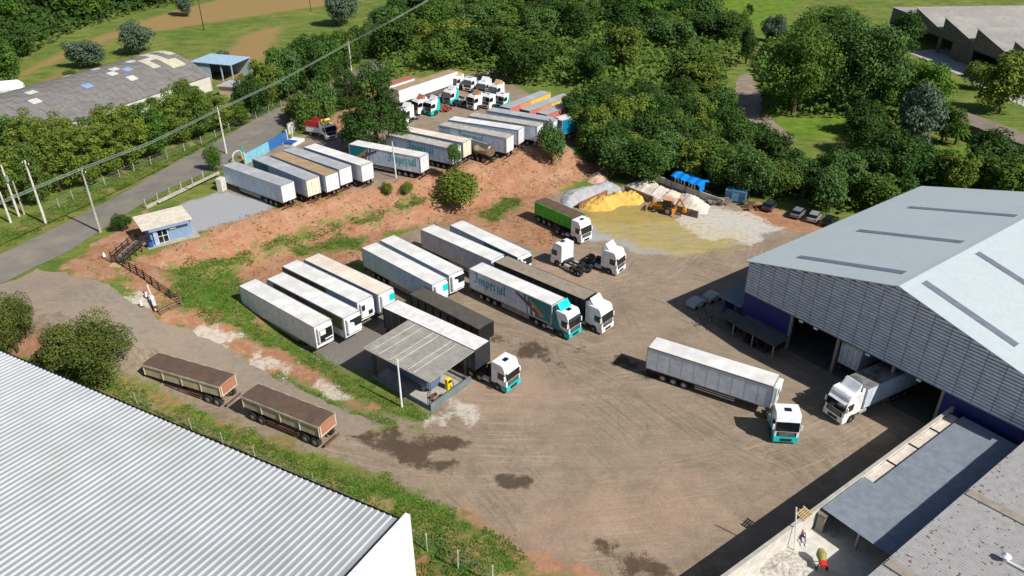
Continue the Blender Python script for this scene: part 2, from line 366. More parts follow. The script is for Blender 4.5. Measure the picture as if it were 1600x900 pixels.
# packed yard: streaked by turning tyres
mp = N.new('ShaderNodeMapping'); mp.inputs['Rotation'].default_value = (0, 0, R_(35)); mp.inputs['Scale'].default_value = (.25, 2.2, 1); L.new(tc.outputs['Object'], mp.inputs[0])
st = noise(.9, 6, .7, mp.outputs[0], 1.2)
mp2 = N.new('ShaderNodeMapping'); mp2.inputs['Rotation'].default_value = (0, 0, R_(-38)); mp2.inputs['Scale'].default_value = (.2, 2.0, 1); L.new(tc.outputs['Object'], mp2.inputs[0])
st2 = noise(1.1, 6, .7, mp2.outputs[0], .8)
wv = N.new('ShaderNodeTexWave'); wv.wave_type = 'RINGS'; wv.rings_direction = 'Z'; wv.inputs['Scale'].default_value = .35; wv.inputs['Distortion'].default_value = 3.5; wv.inputs['Detail'].default_value = 4; wv.inputs['Detail Scale'].default_value = .6
mp3 = N.new('ShaderNodeMapping'); mp3.inputs['Location'].default_value = (-18, -64, 0); L.new(tc.outputs['Object'], mp3.inputs[0]); L.new(mp3.outputs[0], wv.inputs['Vector'])
yard = mixc(rng_(nA, .35, .68), lin((134, 118, 101)), lin((157, 139, 120)))
yard = mixc(rng_(st, .47, .68, 0, .52), yard, lin((124, 112, 96)))
yard = mixc(rng_(st2, .5, .75, 0, .55), yard, lin((166, 150, 128)))
arc_ = N.new('ShaderNodeVectorMath'); arc_.operation = 'LENGTH'; L.new(mp3.outputs[0], arc_.inputs[0])
ring = N.new('ShaderNodeCombineXYZ'); L.new(math_('MULTIPLY', arc_.outputs['Value'], 2.4), ring.inputs[0]); L.new(math_('MULTIPLY', nD, 9.), ring.inputs[1])
rn = noise(1.0, 4, .6, ring.outputs[0])
yard = mixc(math_('MULTIPLY', rng_(rn, .5, .68, 0, .8), rng_(nA, .46, .6)), yard, lin((116, 106, 90)))
def arcs(cx, cy, f, col_, k_, nz_):
    m_ = N.new('ShaderNodeMapping'); m_.inputs['Location'].default_value = (-cx, -cy, 0); L.new(tc.outputs['Object'], m_.inputs[0])
    l_ = N.new('ShaderNodeVectorMath'); l_.operation = 'LENGTH'; L.new(m_.outputs[0], l_.inputs[0])
    r_ = N.new('ShaderNodeCombineXYZ'); L.new(math_('MULTIPLY', l_.outputs['Value'], f), r_.inputs[0]); L.new(math_('MULTIPLY', nz_, 7.), r_.inputs[1]); r_.inputs[2].default_value = k_
    return math_('MULTIPLY', rng_(noise(1.0, 5, .65, r_.outputs[0]), .5, .62, 0, .62), rng_(noise(.11, 4, .6, m_.outputs[0]), .47, .58))
yard = mixc(arcs(-22, 38, 2.0, 0, 3., nD), yard, lin((110, 98, 82)))
yard = mixc(arcs(48, 88, 2.6, 0, 8., nD), yard, lin((112, 100, 84)))
yard = mixc(arcs(2, 120, 2.2, 0, 14., nD), yard, lin((170, 154, 132)))
nE = noise(11, 3, .75)
yard = mixc(rng_(nE, .55, .75, 0, .5), yard, lin((186, 172, 152)))
yard = mixc(rng_(nE, .42, .28, 0, .5), yard, lin((98, 88, 74)))
yard = mixc(rng_(nC, .5, .75, 0, .35), yard, lin((178, 164, 146)))
yard = mixc(rng_(noise(.16, 8, .75), .5, .68, 0, .55), yard, lin((112, 98, 82)))
yard = mixc(mask('pink', .3, 1.0, .38), yard, tone((174, 144, 124), .14, nC))
col = mixc(mask('dirt', .05, .35), col, yard)
col = mixc(mask('gravel', .04, .35), col, tone((160, 161, 164), .14, nC))
col = mixc(mask('asph', .08, .5), col, tone((122, 116, 110), .25, nC))
soil = mixc(rng_(nA, .35, .65), lin((154, 106, 78)), lin((172, 134, 108)))
soil = mixc(rng_(nB, .5, .72, 0, .7), soil, lin((190, 150, 122)))
soil = mixc(rng_(nC, .54, .72, 0, .42), soil, lin((116, 78, 54)))
sp = rng_(noise(1.7, 3, .5), .57, .66, 0, .5)
soil = mixc(math_('MULTIPLY', sp, rng_(nA, .4, .6)), soil, lin((96, 100, 46)))
col = mixc(mask('soil', .05, .5), col, soil)
gr = mixc(rng_(nB, .3, .7), lin((54, 90, 28)), lin((88, 116, 42)))
gr = mixc(rng_(nC, .5, .7, 0, .5), gr, lin((122, 126, 62)))
gr = mixc(rng_(nA, .5, .66, 0, .8), gr, lin((146, 122, 84)))
col = mixc(mask('grass', .1, 1.0), col, gr)
col = mixc(math_('MULTIPLY', mask('dry', .1, .6, .85), rng_(nB, .4, .6, .15, 1)), col, tone((158, 130, 94), .2, nC))
col = mixc(math_('MULTIPLY', mask('yellow', .12, .6, .95), rng_(st2, .3, .6, .45, 1)), col, tone((144, 130, 74), .1, st, (188, 164, 76)))
col = mixc(math_('MULTIPLY', mask('chalk', .06, .8, .9), rng_(nB, .36, .56, .3, 1)), col, tone((198, 190, 176), .12, nC))
col = mixc(mask('stain', .05, .5, .85), col, tone((70, 58, 44), .3, nC))
L.new(col, B.inputs['Base Color'])
bp = N.new('ShaderNodeBump'); bp.inputs['Strength'].default_value = .6; bp.inputs['Distance'].default_value = .12
L.new(math_('ADD', nB, math_('MULTIPLY', nC, .5)), bp.inputs['Height']); L.new(bp.outputs[0], B.inputs['Normal'])

# ------------------------------------------------------------------ draped sheets: road, driveway
def sheet(name, pts, m, off=.05, jag=0, step=1.2):
    """sheet following the ground inside an outline"""
    import bmesh
    out = []
    n = len(pts)
    for i in range(n):
        a = Vector(pts[i][:2]); b = Vector(pts[(i + 1) % n][:2]); k = max(1, int((b - a).length / step))
        for j in range(k):
            p = a.lerp(b, j / k)
            if jag: p += Vector((nr.uniform(-jag, jag), nr.uniform(-jag, jag)))
            out.append(p)
    bm = bmesh.new(); vsb = [bm.verts.new((p.x, p.y, 0)) for p in out]; f = bm.faces.new(vsb)
    bmesh.ops.triangulate(bm, faces=[f])
    for _ in range(7):
        es = [e for e in bm.edges if e.calc_length() > step * 2.2]
        if not es: break
        bmesh.ops.subdivide_edges(bm, edges=es, cuts=1, use_grid_fill=False)
        bmesh.ops.triangulate(bm, faces=[f for f in bm.faces if len(f.verts) > 3])
    co = np.array([v.co[:] for v in bm.verts]); z = H(co[:, 0], co[:, 1])
    for v, zz in zip(bm.verts, z): v.co.z = zz + off
    bmesh.ops.recalc_face_normals(bm, faces=bm.faces)
    if sum(f.normal.z for f in bm.faces) < 0: bmesh.ops.reverse_faces(bm, faces=bm.faces)
    me = bpy.data.meshes.new(name); bm.to_mesh(me); bm.free()
    me.polygons.foreach_set('use_smooth', [True] * len(me.polygons))
    return link(name, me, m)
ASPH = mat('road_asphalt', (118, 114, 108), .9, var=.1, scale=.5, dirt=(146, 136, 122), dirt_amt=.9, dirt_scale=.14, bump=.4, bscale=6, spec=.2)
DRIVE = mat('driveway_gravel_asphalt', (136, 125, 113), .9, dirt=(154, 134, 112), dirt_amt=.95, dirt_scale=.16, bump=.3, bscale=6)
rl = [(-60, 430), (0, 398), (100, 350), (200, 298), (260, 262), (330, 226), (400, 186), (440, 166), (500, 138), (545, 116), (600, 84), (640, 62)]
rr = [(660, 70), (620, 98), (560, 132), (500, 162), (455, 190), (430, 214), (385, 240), (340, 262), (250, 302), (180, 345), (110, 392), (40, 425), (0, 446), (-60, 476)]
ROADP = [tuple(U(a, b, TZ)[:2]) for a, b in rl + rr]
road = struct(sheet('road', [U(a, b, TZ) for a, b in rl + rr], ASPH, .06, step=1.5))
dw = [(-40, 465), (0, 447), (60, 420), (100, 426), (150, 440), (195, 462), (250, 500), (310, 525), (370, 555), (450, 600), (560, 650), (600, 668), (560, 680), (500, 690), (440, 665), (370, 615), (240, 548), (150, 528), (60, 500), (-40, 540)]
DRVP = [tuple(G(a, b)[:2]) for a, b in dw]
drive = struct(sheet('driveway', [G(a, b) for a, b in dw], DRIVE, .04, jag=.42, step=1.1))

TRKM = mat('dirt_track_soil', (128, 114, 100), .95, dirt=(168, 148, 128), dirt_amt=.9, dirt_scale=.3, bump=.4)
struct(sheet('dirt_track', [G(a, b) for a, b in [(1156, 118), (1172, 114), (1180, 130), (1190, 152), (1202, 184), (1246, 222), (1226, 226), (1176, 204), (1150, 186), (1148, 150), (1150, 130)]], TRKM, .05, jag=.3, step=2))
# ------------------------------------------------------------------ grass tufts and weeds (uncountable)
def tufts(name, label, masks, n, hmin, hmax, m, box, keep=.2, seed=3):
    r = np.random.RandomState(seed)
    x = r.uniform(box[0], box[1], n * 6); y = r.uniform(box[2], box[3], n * 6)
    d = np.full(x.shape, -9.)
    for k in masks:
        for p in MASKS[k]: d = np.maximum(d, sdf(x, y, p))
    pat = lump(x, y, .55, 5.)
    ok = (d + pat * .8 > 0) & (pat > -1.2 + keep) & (sdf(x, y, ROADP) < -.1) & (sdf(x, y, DRVP) < 0)
    x = x[ok][:n]; y = y[ok][:n]; n = len(x); z = H(x, y)
    k = 5; V = []; Fc = []
    a = r.uniform(0, 6.28, (n, k)); s = r.uniform(.04, .1, (n, k)); h = r.uniform(hmin, hmax, (n, k)); ox = r.normal(0, .16, (n, k)); oy = r.normal(0, .16, (n, k))
    bx = x[:, None] + ox; by = y[:, None] + oy; dx = np.cos(a) * s; dy = np.sin(a) * s
    lx = r.normal(0, .15, (n, k)); ly = r.normal(0, .15, (n, k))
    P = np.stack([np.stack([bx - dx, by - dy, np.repeat(z[:, None], k, 1) - .02], -1), np.stack([bx + dx, by + dy, np.repeat(z[:, None], k, 1) - .02], -1), np.stack([bx + lx + dx * .4, by + ly + dy * .4, z[:, None] + h], -1), np.stack([bx + lx - dx * .4, by + ly - dy * .4, z[:, None] + h * .9], -1)], 2).reshape(-1, 3)
    me = bpy.data.meshes.new(name); c = len(P); me.vertices.add(c); me.vertices.foreach_set('co', P.ravel()); me.loops.add(c); me.loops.foreach_set('vertex_index', np.arange(c))
    me.polygons.add(c // 4); me.polygons.foreach_set('loop_start', np.arange(c // 4) * 4); me.update()
    o = link(name, me, m); tag(o, label, 'grass', kind='stuff'); return o
GRM = mat('grass_blades', (72, 108, 34), .8, var=.3, scale=.5, dirt=(128, 126, 66), dirt_amt=.8, dirt_scale=.4, spec=.1)
tufts('grass', 'green grass growing on the banks and verges round the yard', ['grass'], 60000, .03, .13, GRM, (-80, 30, 42, 200))
GRY = mat('dry_weeds', (112, 108, 58), .85, var=.35, scale=.6, spec=.1)
tufts('weeds', 'sparse weeds on the red soil embankment', ['soil'], 1500, .05, .2, GRY, (-60, 30, 85, 150), keep=.5, seed=5)
# ------------------------------------------------------------------ buildings
FR = math.atan2(SD.y, SD.x)     # the depot's own axes: x = along the hall's depth, y = across
def depot(name, label, cat, **k): return thing(name, label, cat, (0, 0, 0), FR, **k)
# ---- big hall on the right
HALLW = mat('louvre_metal', (210, 216, 226), .5, metal=.05, dirt=(170, 170, 172), dirt_amt=.3)
RL = mat('hall_roof_sheet', (190, 200, 203), .45, metal=.1, var=.03, dirt=(168, 182, 190), dirt_amt=.25, dirt_scale=.1)
def ribbed(m, period, ax, amt=.12, depth=.02):
    """adds the seams of a profiled sheet: relief only"""
    n = m.node_tree.nodes; l = m.node_tree.links; b = n['Principled BSDF']
    t = n.new('ShaderNodeTexCoord'); s = n.new('ShaderNodeSeparateXYZ'); l.new(t.outputs['Object'], s.inputs[0])
    a = n.new('ShaderNodeMath'); a.operation = 'MULTIPLY'; a.inputs[1].default_value = 2 * math.pi / period; l.new(s.outputs[ax], a.inputs[0])
    c = n.new('ShaderNodeMath'); c.operation = 'SINE'; l.new(a.outputs[0], c.inputs[0])
    bp = n.new('ShaderNodeBump'); bp.inputs['Strength'].default_value = .7; bp.inputs['Distance'].default_value = depth; l.new(c.outputs[0], bp.inputs['Height']); l.new(bp.outputs[0], b.inputs['Normal'])
ribbed(RL, .5, 0, depth=.012)
hall = depot('industrial_hall', 'large hall with pale gabled metal roof, louvred front and dark blue walls', 'building')
S0, S1, ML, MRg, MR = 73.6, 114.2, 50.5, 31.9, 13.3
EZ, RZ, FZ = 9.55, 14.4, 5.15
def roofz(m): return EZ + (RZ - EZ) * (1 - abs(m - MRg) / (ML - MRg))
th = .12; ov = .35
for nm, a, b, za, zb in (('roof', ML + ov, MRg, EZ - .09, RZ), ('roof', MRg, MR - ov, RZ, EZ - .09)):
    b_ = MB(); b_.prism([(a, za), (b, zb), (b, zb - th), (a, za - th)], S0 - .45, S1 + .3, 'x'); b_.build(nm, RL, hall)
b_ = MB(); b_.prism([(MRg + .5, RZ - .09), (MRg, RZ + .05), (MRg - .5, RZ - .09), (MRg, RZ + .02)], S0 - .47, S1 + .3, 'x'); b_.build('ridge_cap', RL, hall)
SKYL = mat('skylight_sheet', (112, 118, 130), .35)
for pq in (((1428, 320), (1580, 342)), ((1345, 358), (1500, 381)), ((1252, 399), (1409, 429))):
    s = None
    best = []
    for (u, v) in pq:
        z = 12.
        for _ in range(12):
            p = U(u, v, z); z = .5 * z + .5 * roofz(-p.dot(ND))
        best.append((p.dot(SD), -p.dot(ND)))
    s = (best[0][0] + best[1][0]) / 2; m0, m1 = best[0][1], best[1][1]
    k = MB(); k.prism([(m0, roofz(m0) + .02), (m1, roofz(m1) + .02), (m1, roofz(m1) + .05), (m0, roofz(m0) + .05)], s - .5, s + .5, 'x'); k.build('skylight', SKYL, hall)
for s in (76.6, 88.0, 100.2):
    m0, m1 = MRg - .9, 20.9
    k = MB(); k.prism([(m0, roofz(m0) + .02), (m1, roofz(m1) + .02), (m1, roofz(m1) + .05), (m0, roofz(m0) + .05)], s - .5, s + .5, 'x'); k.build('skylight', SKYL, hall)
# louvred gable
lv = MB(); z = FZ
while z < RZ - .1:
    z2 = z + .38
    if z2 < EZ: a, b = ML, MR
    else:
        hw = (ML - MRg) * (1 - (z2 - EZ) / (RZ - EZ)); a, b = MRg + hw - .1, MRg - hw + .1
        if hw < .4: break
    lv.prism([(S0 - .12, z), (S0 - .08, z + .24), (S0 - .06, z + .24), (S0 - .1, z)], b, a, 'y'); z = z2
lv.build('louvre_screen', HALLW, hall)
sm_ = MB(); m = ML
while m > MR + 1:
    zt = roofz(m) - .25
    sm_.box(S0 - .135, S0 - .122, m - .025, m + .025, FZ - .03, zt); m -= 1.9
sm_.build('louvre_mullion', mat('mullion_grey', (112, 118, 128), .6), hall)
b_ = MB(); b_.box(S0 + .01, S0 + .1, MR, ML, FZ - .25, EZ); b_.prism([(ML, EZ), (MRg, RZ - .15), (MR, EZ)], S0 + .01, S0 + .1, 'x'); b_.build('gable_wall', mat('louvre_backing', (124, 130, 140), .7), hall)
NAV = mat('dark_blue_wall', (34, 44, 112), .6, var=.08, dirt=(52, 58, 110), dirt_amt=.4)
for a, b in ((ML, 43.5), (24.7, MR)):
    k = MB(); k.box(S0 + .12, S0 + .4, b, a, 0, FZ - .26); k.build('front_wall', NAV, hall)
for m in (ML, MR):
    k = MB(); k.box(S0 + .42, S1, m - .15, m + .15, -.2, EZ - .3); k.build('side_wall', NAV, hall)
k = MB(); k.box(S1 - .3, S1, MR + .16, ML - .16, -.2, EZ - .35); k.prism([(ML - .2, EZ - .34), (MRg, RZ - .3), (MR + .2, EZ - .34)], S1 - .3, S1, 'x'); k.build('rear_wall', NAV, hall)
for m in (43.4, 37.1, 30.3, 24.8):
    k = MB(); k.cbox(S0 + .25, m, FZ / 2 - .15, .34, .3, FZ - .2); k.build('column', mat('column_steel', (150, 138, 128), .6), hall)
for m, in ((41.9,), (39.9,), (33.2,), (27.3,), ):
    k = MB(); k.cbox(S0 - .3, m, FZ - .2, .15, .5, .2); k.build('floodlight', WHITE, hall)
for s in (82, 92, 102):
    for m in (45.1, 32.0, 20): k = MB(); k.cbox(s, m, 4.5, .4, .4, 9.2); k.build('inner_column', STEELD, hall)
HFL = mat('hall_floor_concrete', (96, 90, 84), .8)
k = MB(); k.box(S0 + .1, S1 - .35, MR + .2, ML - .2, -.3, .02); struct(k.build('hall_floor', HFL)).rotation_euler = (0, 0, FR)
# ---- lean-to rooms at the hall's left corner
bo = depot('blue_booth', 'small blue booth with grey sheet roof at the left corner of the hall', 'booth')
k = MB(); k.box(74.3, 78.2, 50.9, 54.0, 0, 2.4); k.build('wall', BLUE, bo)
k = MB(); k.prism([(73.6, 2.45), (78.9, 2.9), (78.9, 2.98), (73.6, 2.53)], 50.75, 54.6, 'y'); k.build('roof', mat('booth_roof_sheet', (128, 130, 132), .8), bo)
k = MB(); k.box(74.22, 74.28, 52.3, 53.7, 1.0, 1.9); k.build('window', GLASS, bo); k = MB(); k.box(74.22, 74.28, 51.0, 51.8, .1, 2.0); k.build('door', STEELD, bo)
lt = depot('lean_to_shelter', 'long low lean-to with dark sheet roof along the blue hall wall', 'shelter')
k = MB(); k.prism([(70.4, 1.85), (73.4, 2.05), (73.4, 2.12), (70.4, 1.92)], 42.9, 49.4, 'y'); k.build('roof', mat('old_fibre_sheet', (92, 92, 90), .85, dirt=(66, 64, 62), dirt_amt=.6), lt)
k = MB(); k.prism([(71.1, 1.45), (73.3, 1.65), (73.3, 1.72), (71.1, 1.52)], 49.6, 52.2, 'y'); k.build('roof', mat('old_fibre_sheet', (120, 120, 116)), lt)
for m in (43.1, 46.2, 49.2):
    k = MB(); k.cbox(70.55, m, .92, .12, .12, 1.84); k.build('post', GALV, lt)
k = MB()
for i in range(26): k.cbox(70.9 + rng.uniform(0, 2.0), 43.4 + rng.uniform(0, 8), .2 + rng.uniform(0, .7), rng.uniform(.2, 1), rng.uniform(.2, .9), rng.uniform(.2, .8))
tag(k.build('scrap_pile', CHAS), 'heap of dark scrap parts under the lean-to by the blue wall', 'scrap').rotation_euler = (0, 0, FR)
def wreck(nm, label, s, m, colr):
    t = thing(nm, label, 'scrap', tuple(SD * s - ND * m), FR)
    k = MB(); k.prism([(-1.2, .2), (1.2, .2), (1.0, .9), (.2, 1.1), (-1.1, .8)], -.8, .8, 'y'); k.build('shell', colr, t)
    k = MB(); [k.tube((x, -.9, .3), (x, -.7, .3), .3, 10) for x in (-.8, .8)]; k.build('wheel', TYRE, t)
wreck('scrap_hulk', 'pale scrap panel lying in the shade left of the blue booth', 75.6, 57.0, ROOFD)
wreck('scrap_hulk', 'grey scrap shell lying furthest from the hall beside the blue booth', 72.6, 57.2, ROOFG)
t = thing('scrap_tangle', 'tangled dark metal frames standing by the end of the lean-to', 'scrap', tuple(SD * 70.0 - ND * 53.6), FR)
k = MB()
for i in range(22):
    a = Vector((rng.uniform(-1.4, 1.4), rng.uniform(-1.3, 1.3), rng.uniform(0, 1.4))); k.tube(a, a + Vector((rng.uniform(-1.3, 1.3), rng.uniform(-1.3, 1.3), rng.uniform(-.2, .5))), .04, 5)
k.build('tubes', CHAS, t)
# ---- wall and annex to the right of the yard
WT = 3.85
wl = depot('boundary_wall', 'tall pale concrete boundary wall between yard and right hand sheds', 'wall')
k = MB(); k.box(22, 73.3, 23.2, 23.42, -.3, WT); k.build('wall', CONCW, wl)
k = MB(); k.box(22, 73.3, 23.16, 23.46, WT, WT + .1); k.build('coping', CONC, wl)
AX = mat('annex_roof_sheet', (138, 146, 156), .5, metal=.1, dirt=(124, 132, 142), dirt_amt=.5, dirt_scale=.2)
ribs_x = .28
def corr(name, s0, s1, m0, m1, z0, z1, m, parent, amp=.035, per=.28):
    """corrugated sheet: crests run across (m0 to m1), waves along s"""
    n = int((s1 - s0) / per * 4); vs = []; fs = []
    for i in range(n + 1):
        s = s0 + (s1 - s0) * i / n; dz = (amp, 0, -amp, 0)[i % 4]
        vs += [(s, m0, z0 + dz), (s, m1, z1 + dz)]
    for i in range(n): fs.append((i * 2, i * 2 + 2, i * 2 + 3, i * 2 + 1))
    k = MB(); k.add(vs, fs); return k.build(name, m, parent)
ax = depot('lean_to_shed', 'open shed with grey corrugated roof between the concrete wall and the brown flecked roof', 'shed')
corr('roof', 50.3, 56.8, 23.1, 15.7, 3.75, 3.6, AX, ax)
corr('roof', 56.8, 72.9, 22.05, 15.7, 3.72, 3.6, AX, ax)
k = MB(); k.box(56.85, 72.8, 22.07, 22.12, 3.4, 3.7); k.build('fascia', STEELD, ax)
PAN = mat('clear_roof_panel', (214, 204, 192), .45, dirt=(170, 150, 130), dirt_amt=.6, dirt_scale=1.1)
for i in range(4):
    a = 56.9 + i * 3.92; k = MB(); k.box(a, a + 3.82, 22.15, 23.14, 3.45, 3.52); k.build('clear_panel', PAN, ax)
    k = MB(); k.box(a + 3.83, a + 3.9, 22.13, 23.18, 3.45, 3.66); k.build('crossbar', STEELD, ax)
k = MB(); k.box(50.3, 73.2, 15.5, 15.68, 1.4, 5.8); k.build('wall', CONCD, ax)
for s in (50.7, 56, 63, 69):
    k = MB(); k.cbox(s, 19.6, 2.5, .2, .2, 2.1); k.build('post', GALV, ax)
k = MB(); k.box(60.0, 60.2, 15.7, 22.4, 1.5, 3.5); k.build('back_wall', CONCD, ax)
FIB = mat('flecked_fibre_cement', (170, 168, 166), .85, var=.08)
n = FIB.node_tree.nodes; l = FIB.node_tree.links
vo = n.new('ShaderNodeTexNoise'); vo.inputs['Scale'].default_value = 2.6; vo.inputs['Detail'].default_value = 3; tcc = n.new('ShaderNodeTexCoord'); l.new(tcc.outputs['Object'], vo.inputs['Vector'])
cr = n.new('ShaderNodeMapRange'); cr.inputs[1].default_value = .63; cr.inputs[2].default_value = .655; l.new(vo.outputs[0], cr.inputs[0])
mm = n.new('ShaderNodeMix'); mm.data_type = 'RGBA'; mm.inputs[7].default_value = (*lin((126, 94, 84)), 1)
src = n['Principled BSDF'].inputs['Base Color'].links[0].from_socket; l.new(src, mm.inputs[6]); l.new(cr.outputs[0], mm.inputs[0]); l.new(mm.outputs[2], n['Principled BSDF'].inputs['Base Color'])
bs = depot('workshop_building', 'workshop with brown flecked grey corrugated roof at the lower right', 'building')
corr('roof', 30, 73.2, 15.85, -17, 6.0, 8.1, FIB, bs, .04, .3)
for s in (47.2, 59.7):
    k = MB(); k.prism([(15.7, 6.06), (-17, 8.16), (-17, 8.22), (15.7, 6.12)], s - .5, s + .5, 'x'); k.build('cover_strip', mat('brown_stained_strip', (150, 142, 128), .85), bs)
k = MB(); k.box(30, 50.2, 15.3, 15.5, 1.4, 5.9); k.build('wall', CONCD, bs)
k = MB(); k.box(72.9, 73.1, -16, 15.3, 0, 5.8); k.build('rear_wall', CONCD, bs)
vp = depot('roof_vent', 'white roof vent with a pale pipe running down the flecked roof', 'vent')
vz = 7.1 + (16.6 - 12.0) * .064
vc = None
z = 8.
for _ in range(8):
    p = U(1573, 868, z + .6); z = 6.0 + (15.85 + p.dot(ND)) * (2.1 / 32.85)
vs_, vm = p.dot(SD), -p.dot(ND)
k = MB(); k.tube((vs_, vm, z - .1), (vs_, vm, z + .55), .2, 12); k.build('stack', ALU, vp)
k = MB(); k.tube((vs_, vm, z + .55), (vs_, vm, z + .8), .38, 14, .1); k.build('cap', WHITE, vp, smooth=False)
k = MB(); k.tube((vs_, vm, z + .12), (vs_ + .3, vm - 6, z + .12 + .38), .1, 8); k.build('pipe', WHITE, vp)
# inner paving behind the wall
k = MB(); k.box(22, 60, 15.52, 23.18, -.3, 1.5); struct(k.build('pavement', CONCW)).rotation_euler = (0, 0, FR)

# ---- big warehouse in the foreground left
EV = Vector((.886, -.465, 0)); GV = Vector((-.465, -.886, 0))
WR = mat('white_ribbed_roof_sheet', (174, 177, 180), .55, metal=.0, var=.05, scale=.3, dirt=(158, 158, 154), dirt_amt=.6, dirt_scale=.22)
wz = 7.0
c0 = U(629, 821, wz)
wa = math.atan2(EV.y, EV.x)
wh = thing('white_warehouse', 'large warehouse with white ribbed roof filling the lower left', 'building', (c0.x, c0.y, 0), wa)
# local x along the eave (negative = left), local y = -GV direction  -> roof lies at negative y
vs = []; fs = []; pitch = .62; n = int(80 / pitch); prof = [(0, 0), (.41, .095), (.46, .14), (.49, .14), (.6, 0)]
Lr = 46; sl = .07
for i in range(n):
    for dx, dz in prof:
        x = -.62 - i * pitch - (.62 - dx) ; vs.append((x, .35, wz + dz)); vs.append((x, -Lr, wz + dz + (Lr + .35) * sl))
cnt = len(vs) // 2
order = sorted(range(cnt), key=lambda i: vs[2 * i][0])
vv = []
for i in order: vv += [vs[2 * i], vs[2 * i + 1]]
for i in range(cnt - 1): fs.append((2 * i, 2 * i + 2, 2 * i + 3, 2 * i + 1))
k = MB(); k.add(vv, fs); k.build('roof', WR, wh)
k = MB(); k.prism([(.36, wz - .02), (.36, wz - .3), (.62, wz - .3), (.62, wz - .02), (.58, wz - .02), (.58, wz - .25), (.4, wz - .25), (.4, wz - .02)], -80, -.3, 'x'); k.build('gutter', STEELD, wh)
k = MB(); k.box(-80, -.3, -.3, .05, -3, wz - .15); k.build('wall', WHITE, wh)
k = MB(); k.prism([(.7, -3), (.7, wz + .6), (-Lr, wz + .6 + Lr * sl), (-Lr, -3)], -.12, .25, 'x'); k.build('parapet_wall', mat('white_parapet_cladding', (236, 238, 240), .4, var=.04), wh)
k = MB(); k.prism([(.5, wz - .1), (.5, wz + .04), (-Lr, wz + .1 + Lr * sl), (-Lr, wz - .1 + Lr * sl)], -.75, -.13, 'x'); k.build('box_gutter', mat('navy_flashing', (40, 48, 66), .5), wh)
k = MB(); k.prism([(.74, wz + .61), (.74, wz + .67), (-Lr, wz + .67 + Lr * sl), (-Lr, wz + .61 + Lr * sl)], -.16, .29, 'x'); k.build('coping', WHITE, wh)
k = MB(); k.box(.26, .3, .1, .72, -3, wz + .58); k.build('corner_trim', WHITE, wh)

# ---- long vaulted shed, top left
z = 8.2
a0 = U(320, 120, z - 1); a1 = U(0, 226, z - 1); b0 = U(238, 85, z - 1)
ax_ = (a1 - a0); ax_.z = 0; ax_.normalize(); nm_ = Vector((-ax_.y, ax_.x, 0))
if nm_.dot(b0 - a0) < 0: nm_ = -nm_
wid = 26.0; rise = 4.8; base = TZ; ev = 7.6; a0 = a0 - nm_ * 2.0
FIBG = mat('old_vault_sheet', (122, 118, 114), .85, dirt=(98, 94, 92), dirt_amt=.7, dirt_scale=.35)
vt = thing('vaulted_shed', 'long shed with arched weathered grey roof and pale patch panels beyond the road', 'building', (a0.x, a0.y, 0), math.atan2(ax_.y, ax_.x))
sgn = 1 if Vector((-ax_.y, ax_.x, 0)).dot(nm_) > 0 else -1
Lv = 96
def arc(t): return (t * wid, ev + rise * math.sin(math.pi * t))
k = MB(); n = 16; seg = 46
for i in range(n):
    y0, z0 = arc(i / n); y1, z1 = arc((i + 1) / n)
    for j in range(seg):
        x0 = Lv * j / seg; x1 = Lv * (j + 1) / seg - .05; e = .035 * ((i + j) % 2)
        k.add([(x0, sgn * y0, z0 + .05 + e), (x1, sgn * y0, z0 + .05 + e), (x1, sgn * y1, z1 + .05 + e), (x0, sgn * y1, z1 + .05 + e)], [(0, 1, 2, 3)])
k.build('roof', FIBG, vt)
k = MB()
for i in range(n):
    y0, z0 = arc(i / n); y1, z1 = arc((i + 1) / n); k.add([(0.02, sgn * y0, z0), (Lv, sgn * y0, z0), (Lv, sgn * y1, z1), (.02, sgn * y1, z1)], [(0, 1, 2, 3)])
k.build('roof_lining', STEELD, vt)
prf = [(sgn * arc(i / n)[0], arc(i / n)[1] - .05) for i in range(n + 1)]
k = MB(); k.prism([(0, base - .5)] + prf + [(sgn * wid, base - .5)], .15, .45, 'x'); k.prism([(0, base - .5)] + prf + [(sgn * wid, base - .5)], Lv - .3, Lv, 'x'); k.build('end_wall', mat('tan_end_wall', (150, 132, 112), .9), vt)
k = MB(); k.box(.46, Lv - .31, min(0, sgn * .3), max(0, sgn * .3), base - .5, ev - .1); k.box(.46, Lv - .31, min(sgn * (wid - .3), sgn * wid), max(sgn * (wid - .3), sgn * wid), base - .5, ev - .1); k.build('side_wall', CONCW, vt)
PB = mat('pale_blue_patch', (128, 160, 200), .6); PW = mat('pale_patch', (196, 194, 188), .7); PY = mat('cream_patch', (188, 182, 158), .8)
for (j, i, w_, m_) in ((0, 12, 4, PW), (0, 10, 3, PW), (1, 9, 4, PW), (2, 7, 5, PW), (3, 6, 1, PW), (5, 7, 1, PW), (8, 6, 1, PW), (9, 8, 1, PW), (7, 5, 1, PB), (13, 4, 1, PB), (9, 5, 1, PW), (8, 3, 1, PW), (18, 6, 1, PW), (19, 4, 1, PW), (25, 5, 1, PW), (27, 4, 2, PW), (32, 5, 1, PW), (35, 5, 1, PW), (37, 6, 1, PW), (2, 3, 4, PY), (1, 3, 2, PY), (4, 4, 3, PY), (0, 6, 5, PY), (12, 9, 1, PW)):
    k = MB()
    for q_ in range(w_):
        if i + q_ + 1 > n: continue
        y0, z0 = arc((i + q_) / n); y1, z1 = arc((i + q_ + 1) / n); x0 = Lv * j / seg; x1 = x0 + Lv / seg
        k.add([(x0, sgn * y0, z0 + .12), (x1, sgn * y0, z0 + .12), (x1, sgn * y1, z1 + .12), (x0, sgn * y1, z1 + .12)], [(0, 1, 2, 3)])
    k.build('roof_patch', m_, vt)
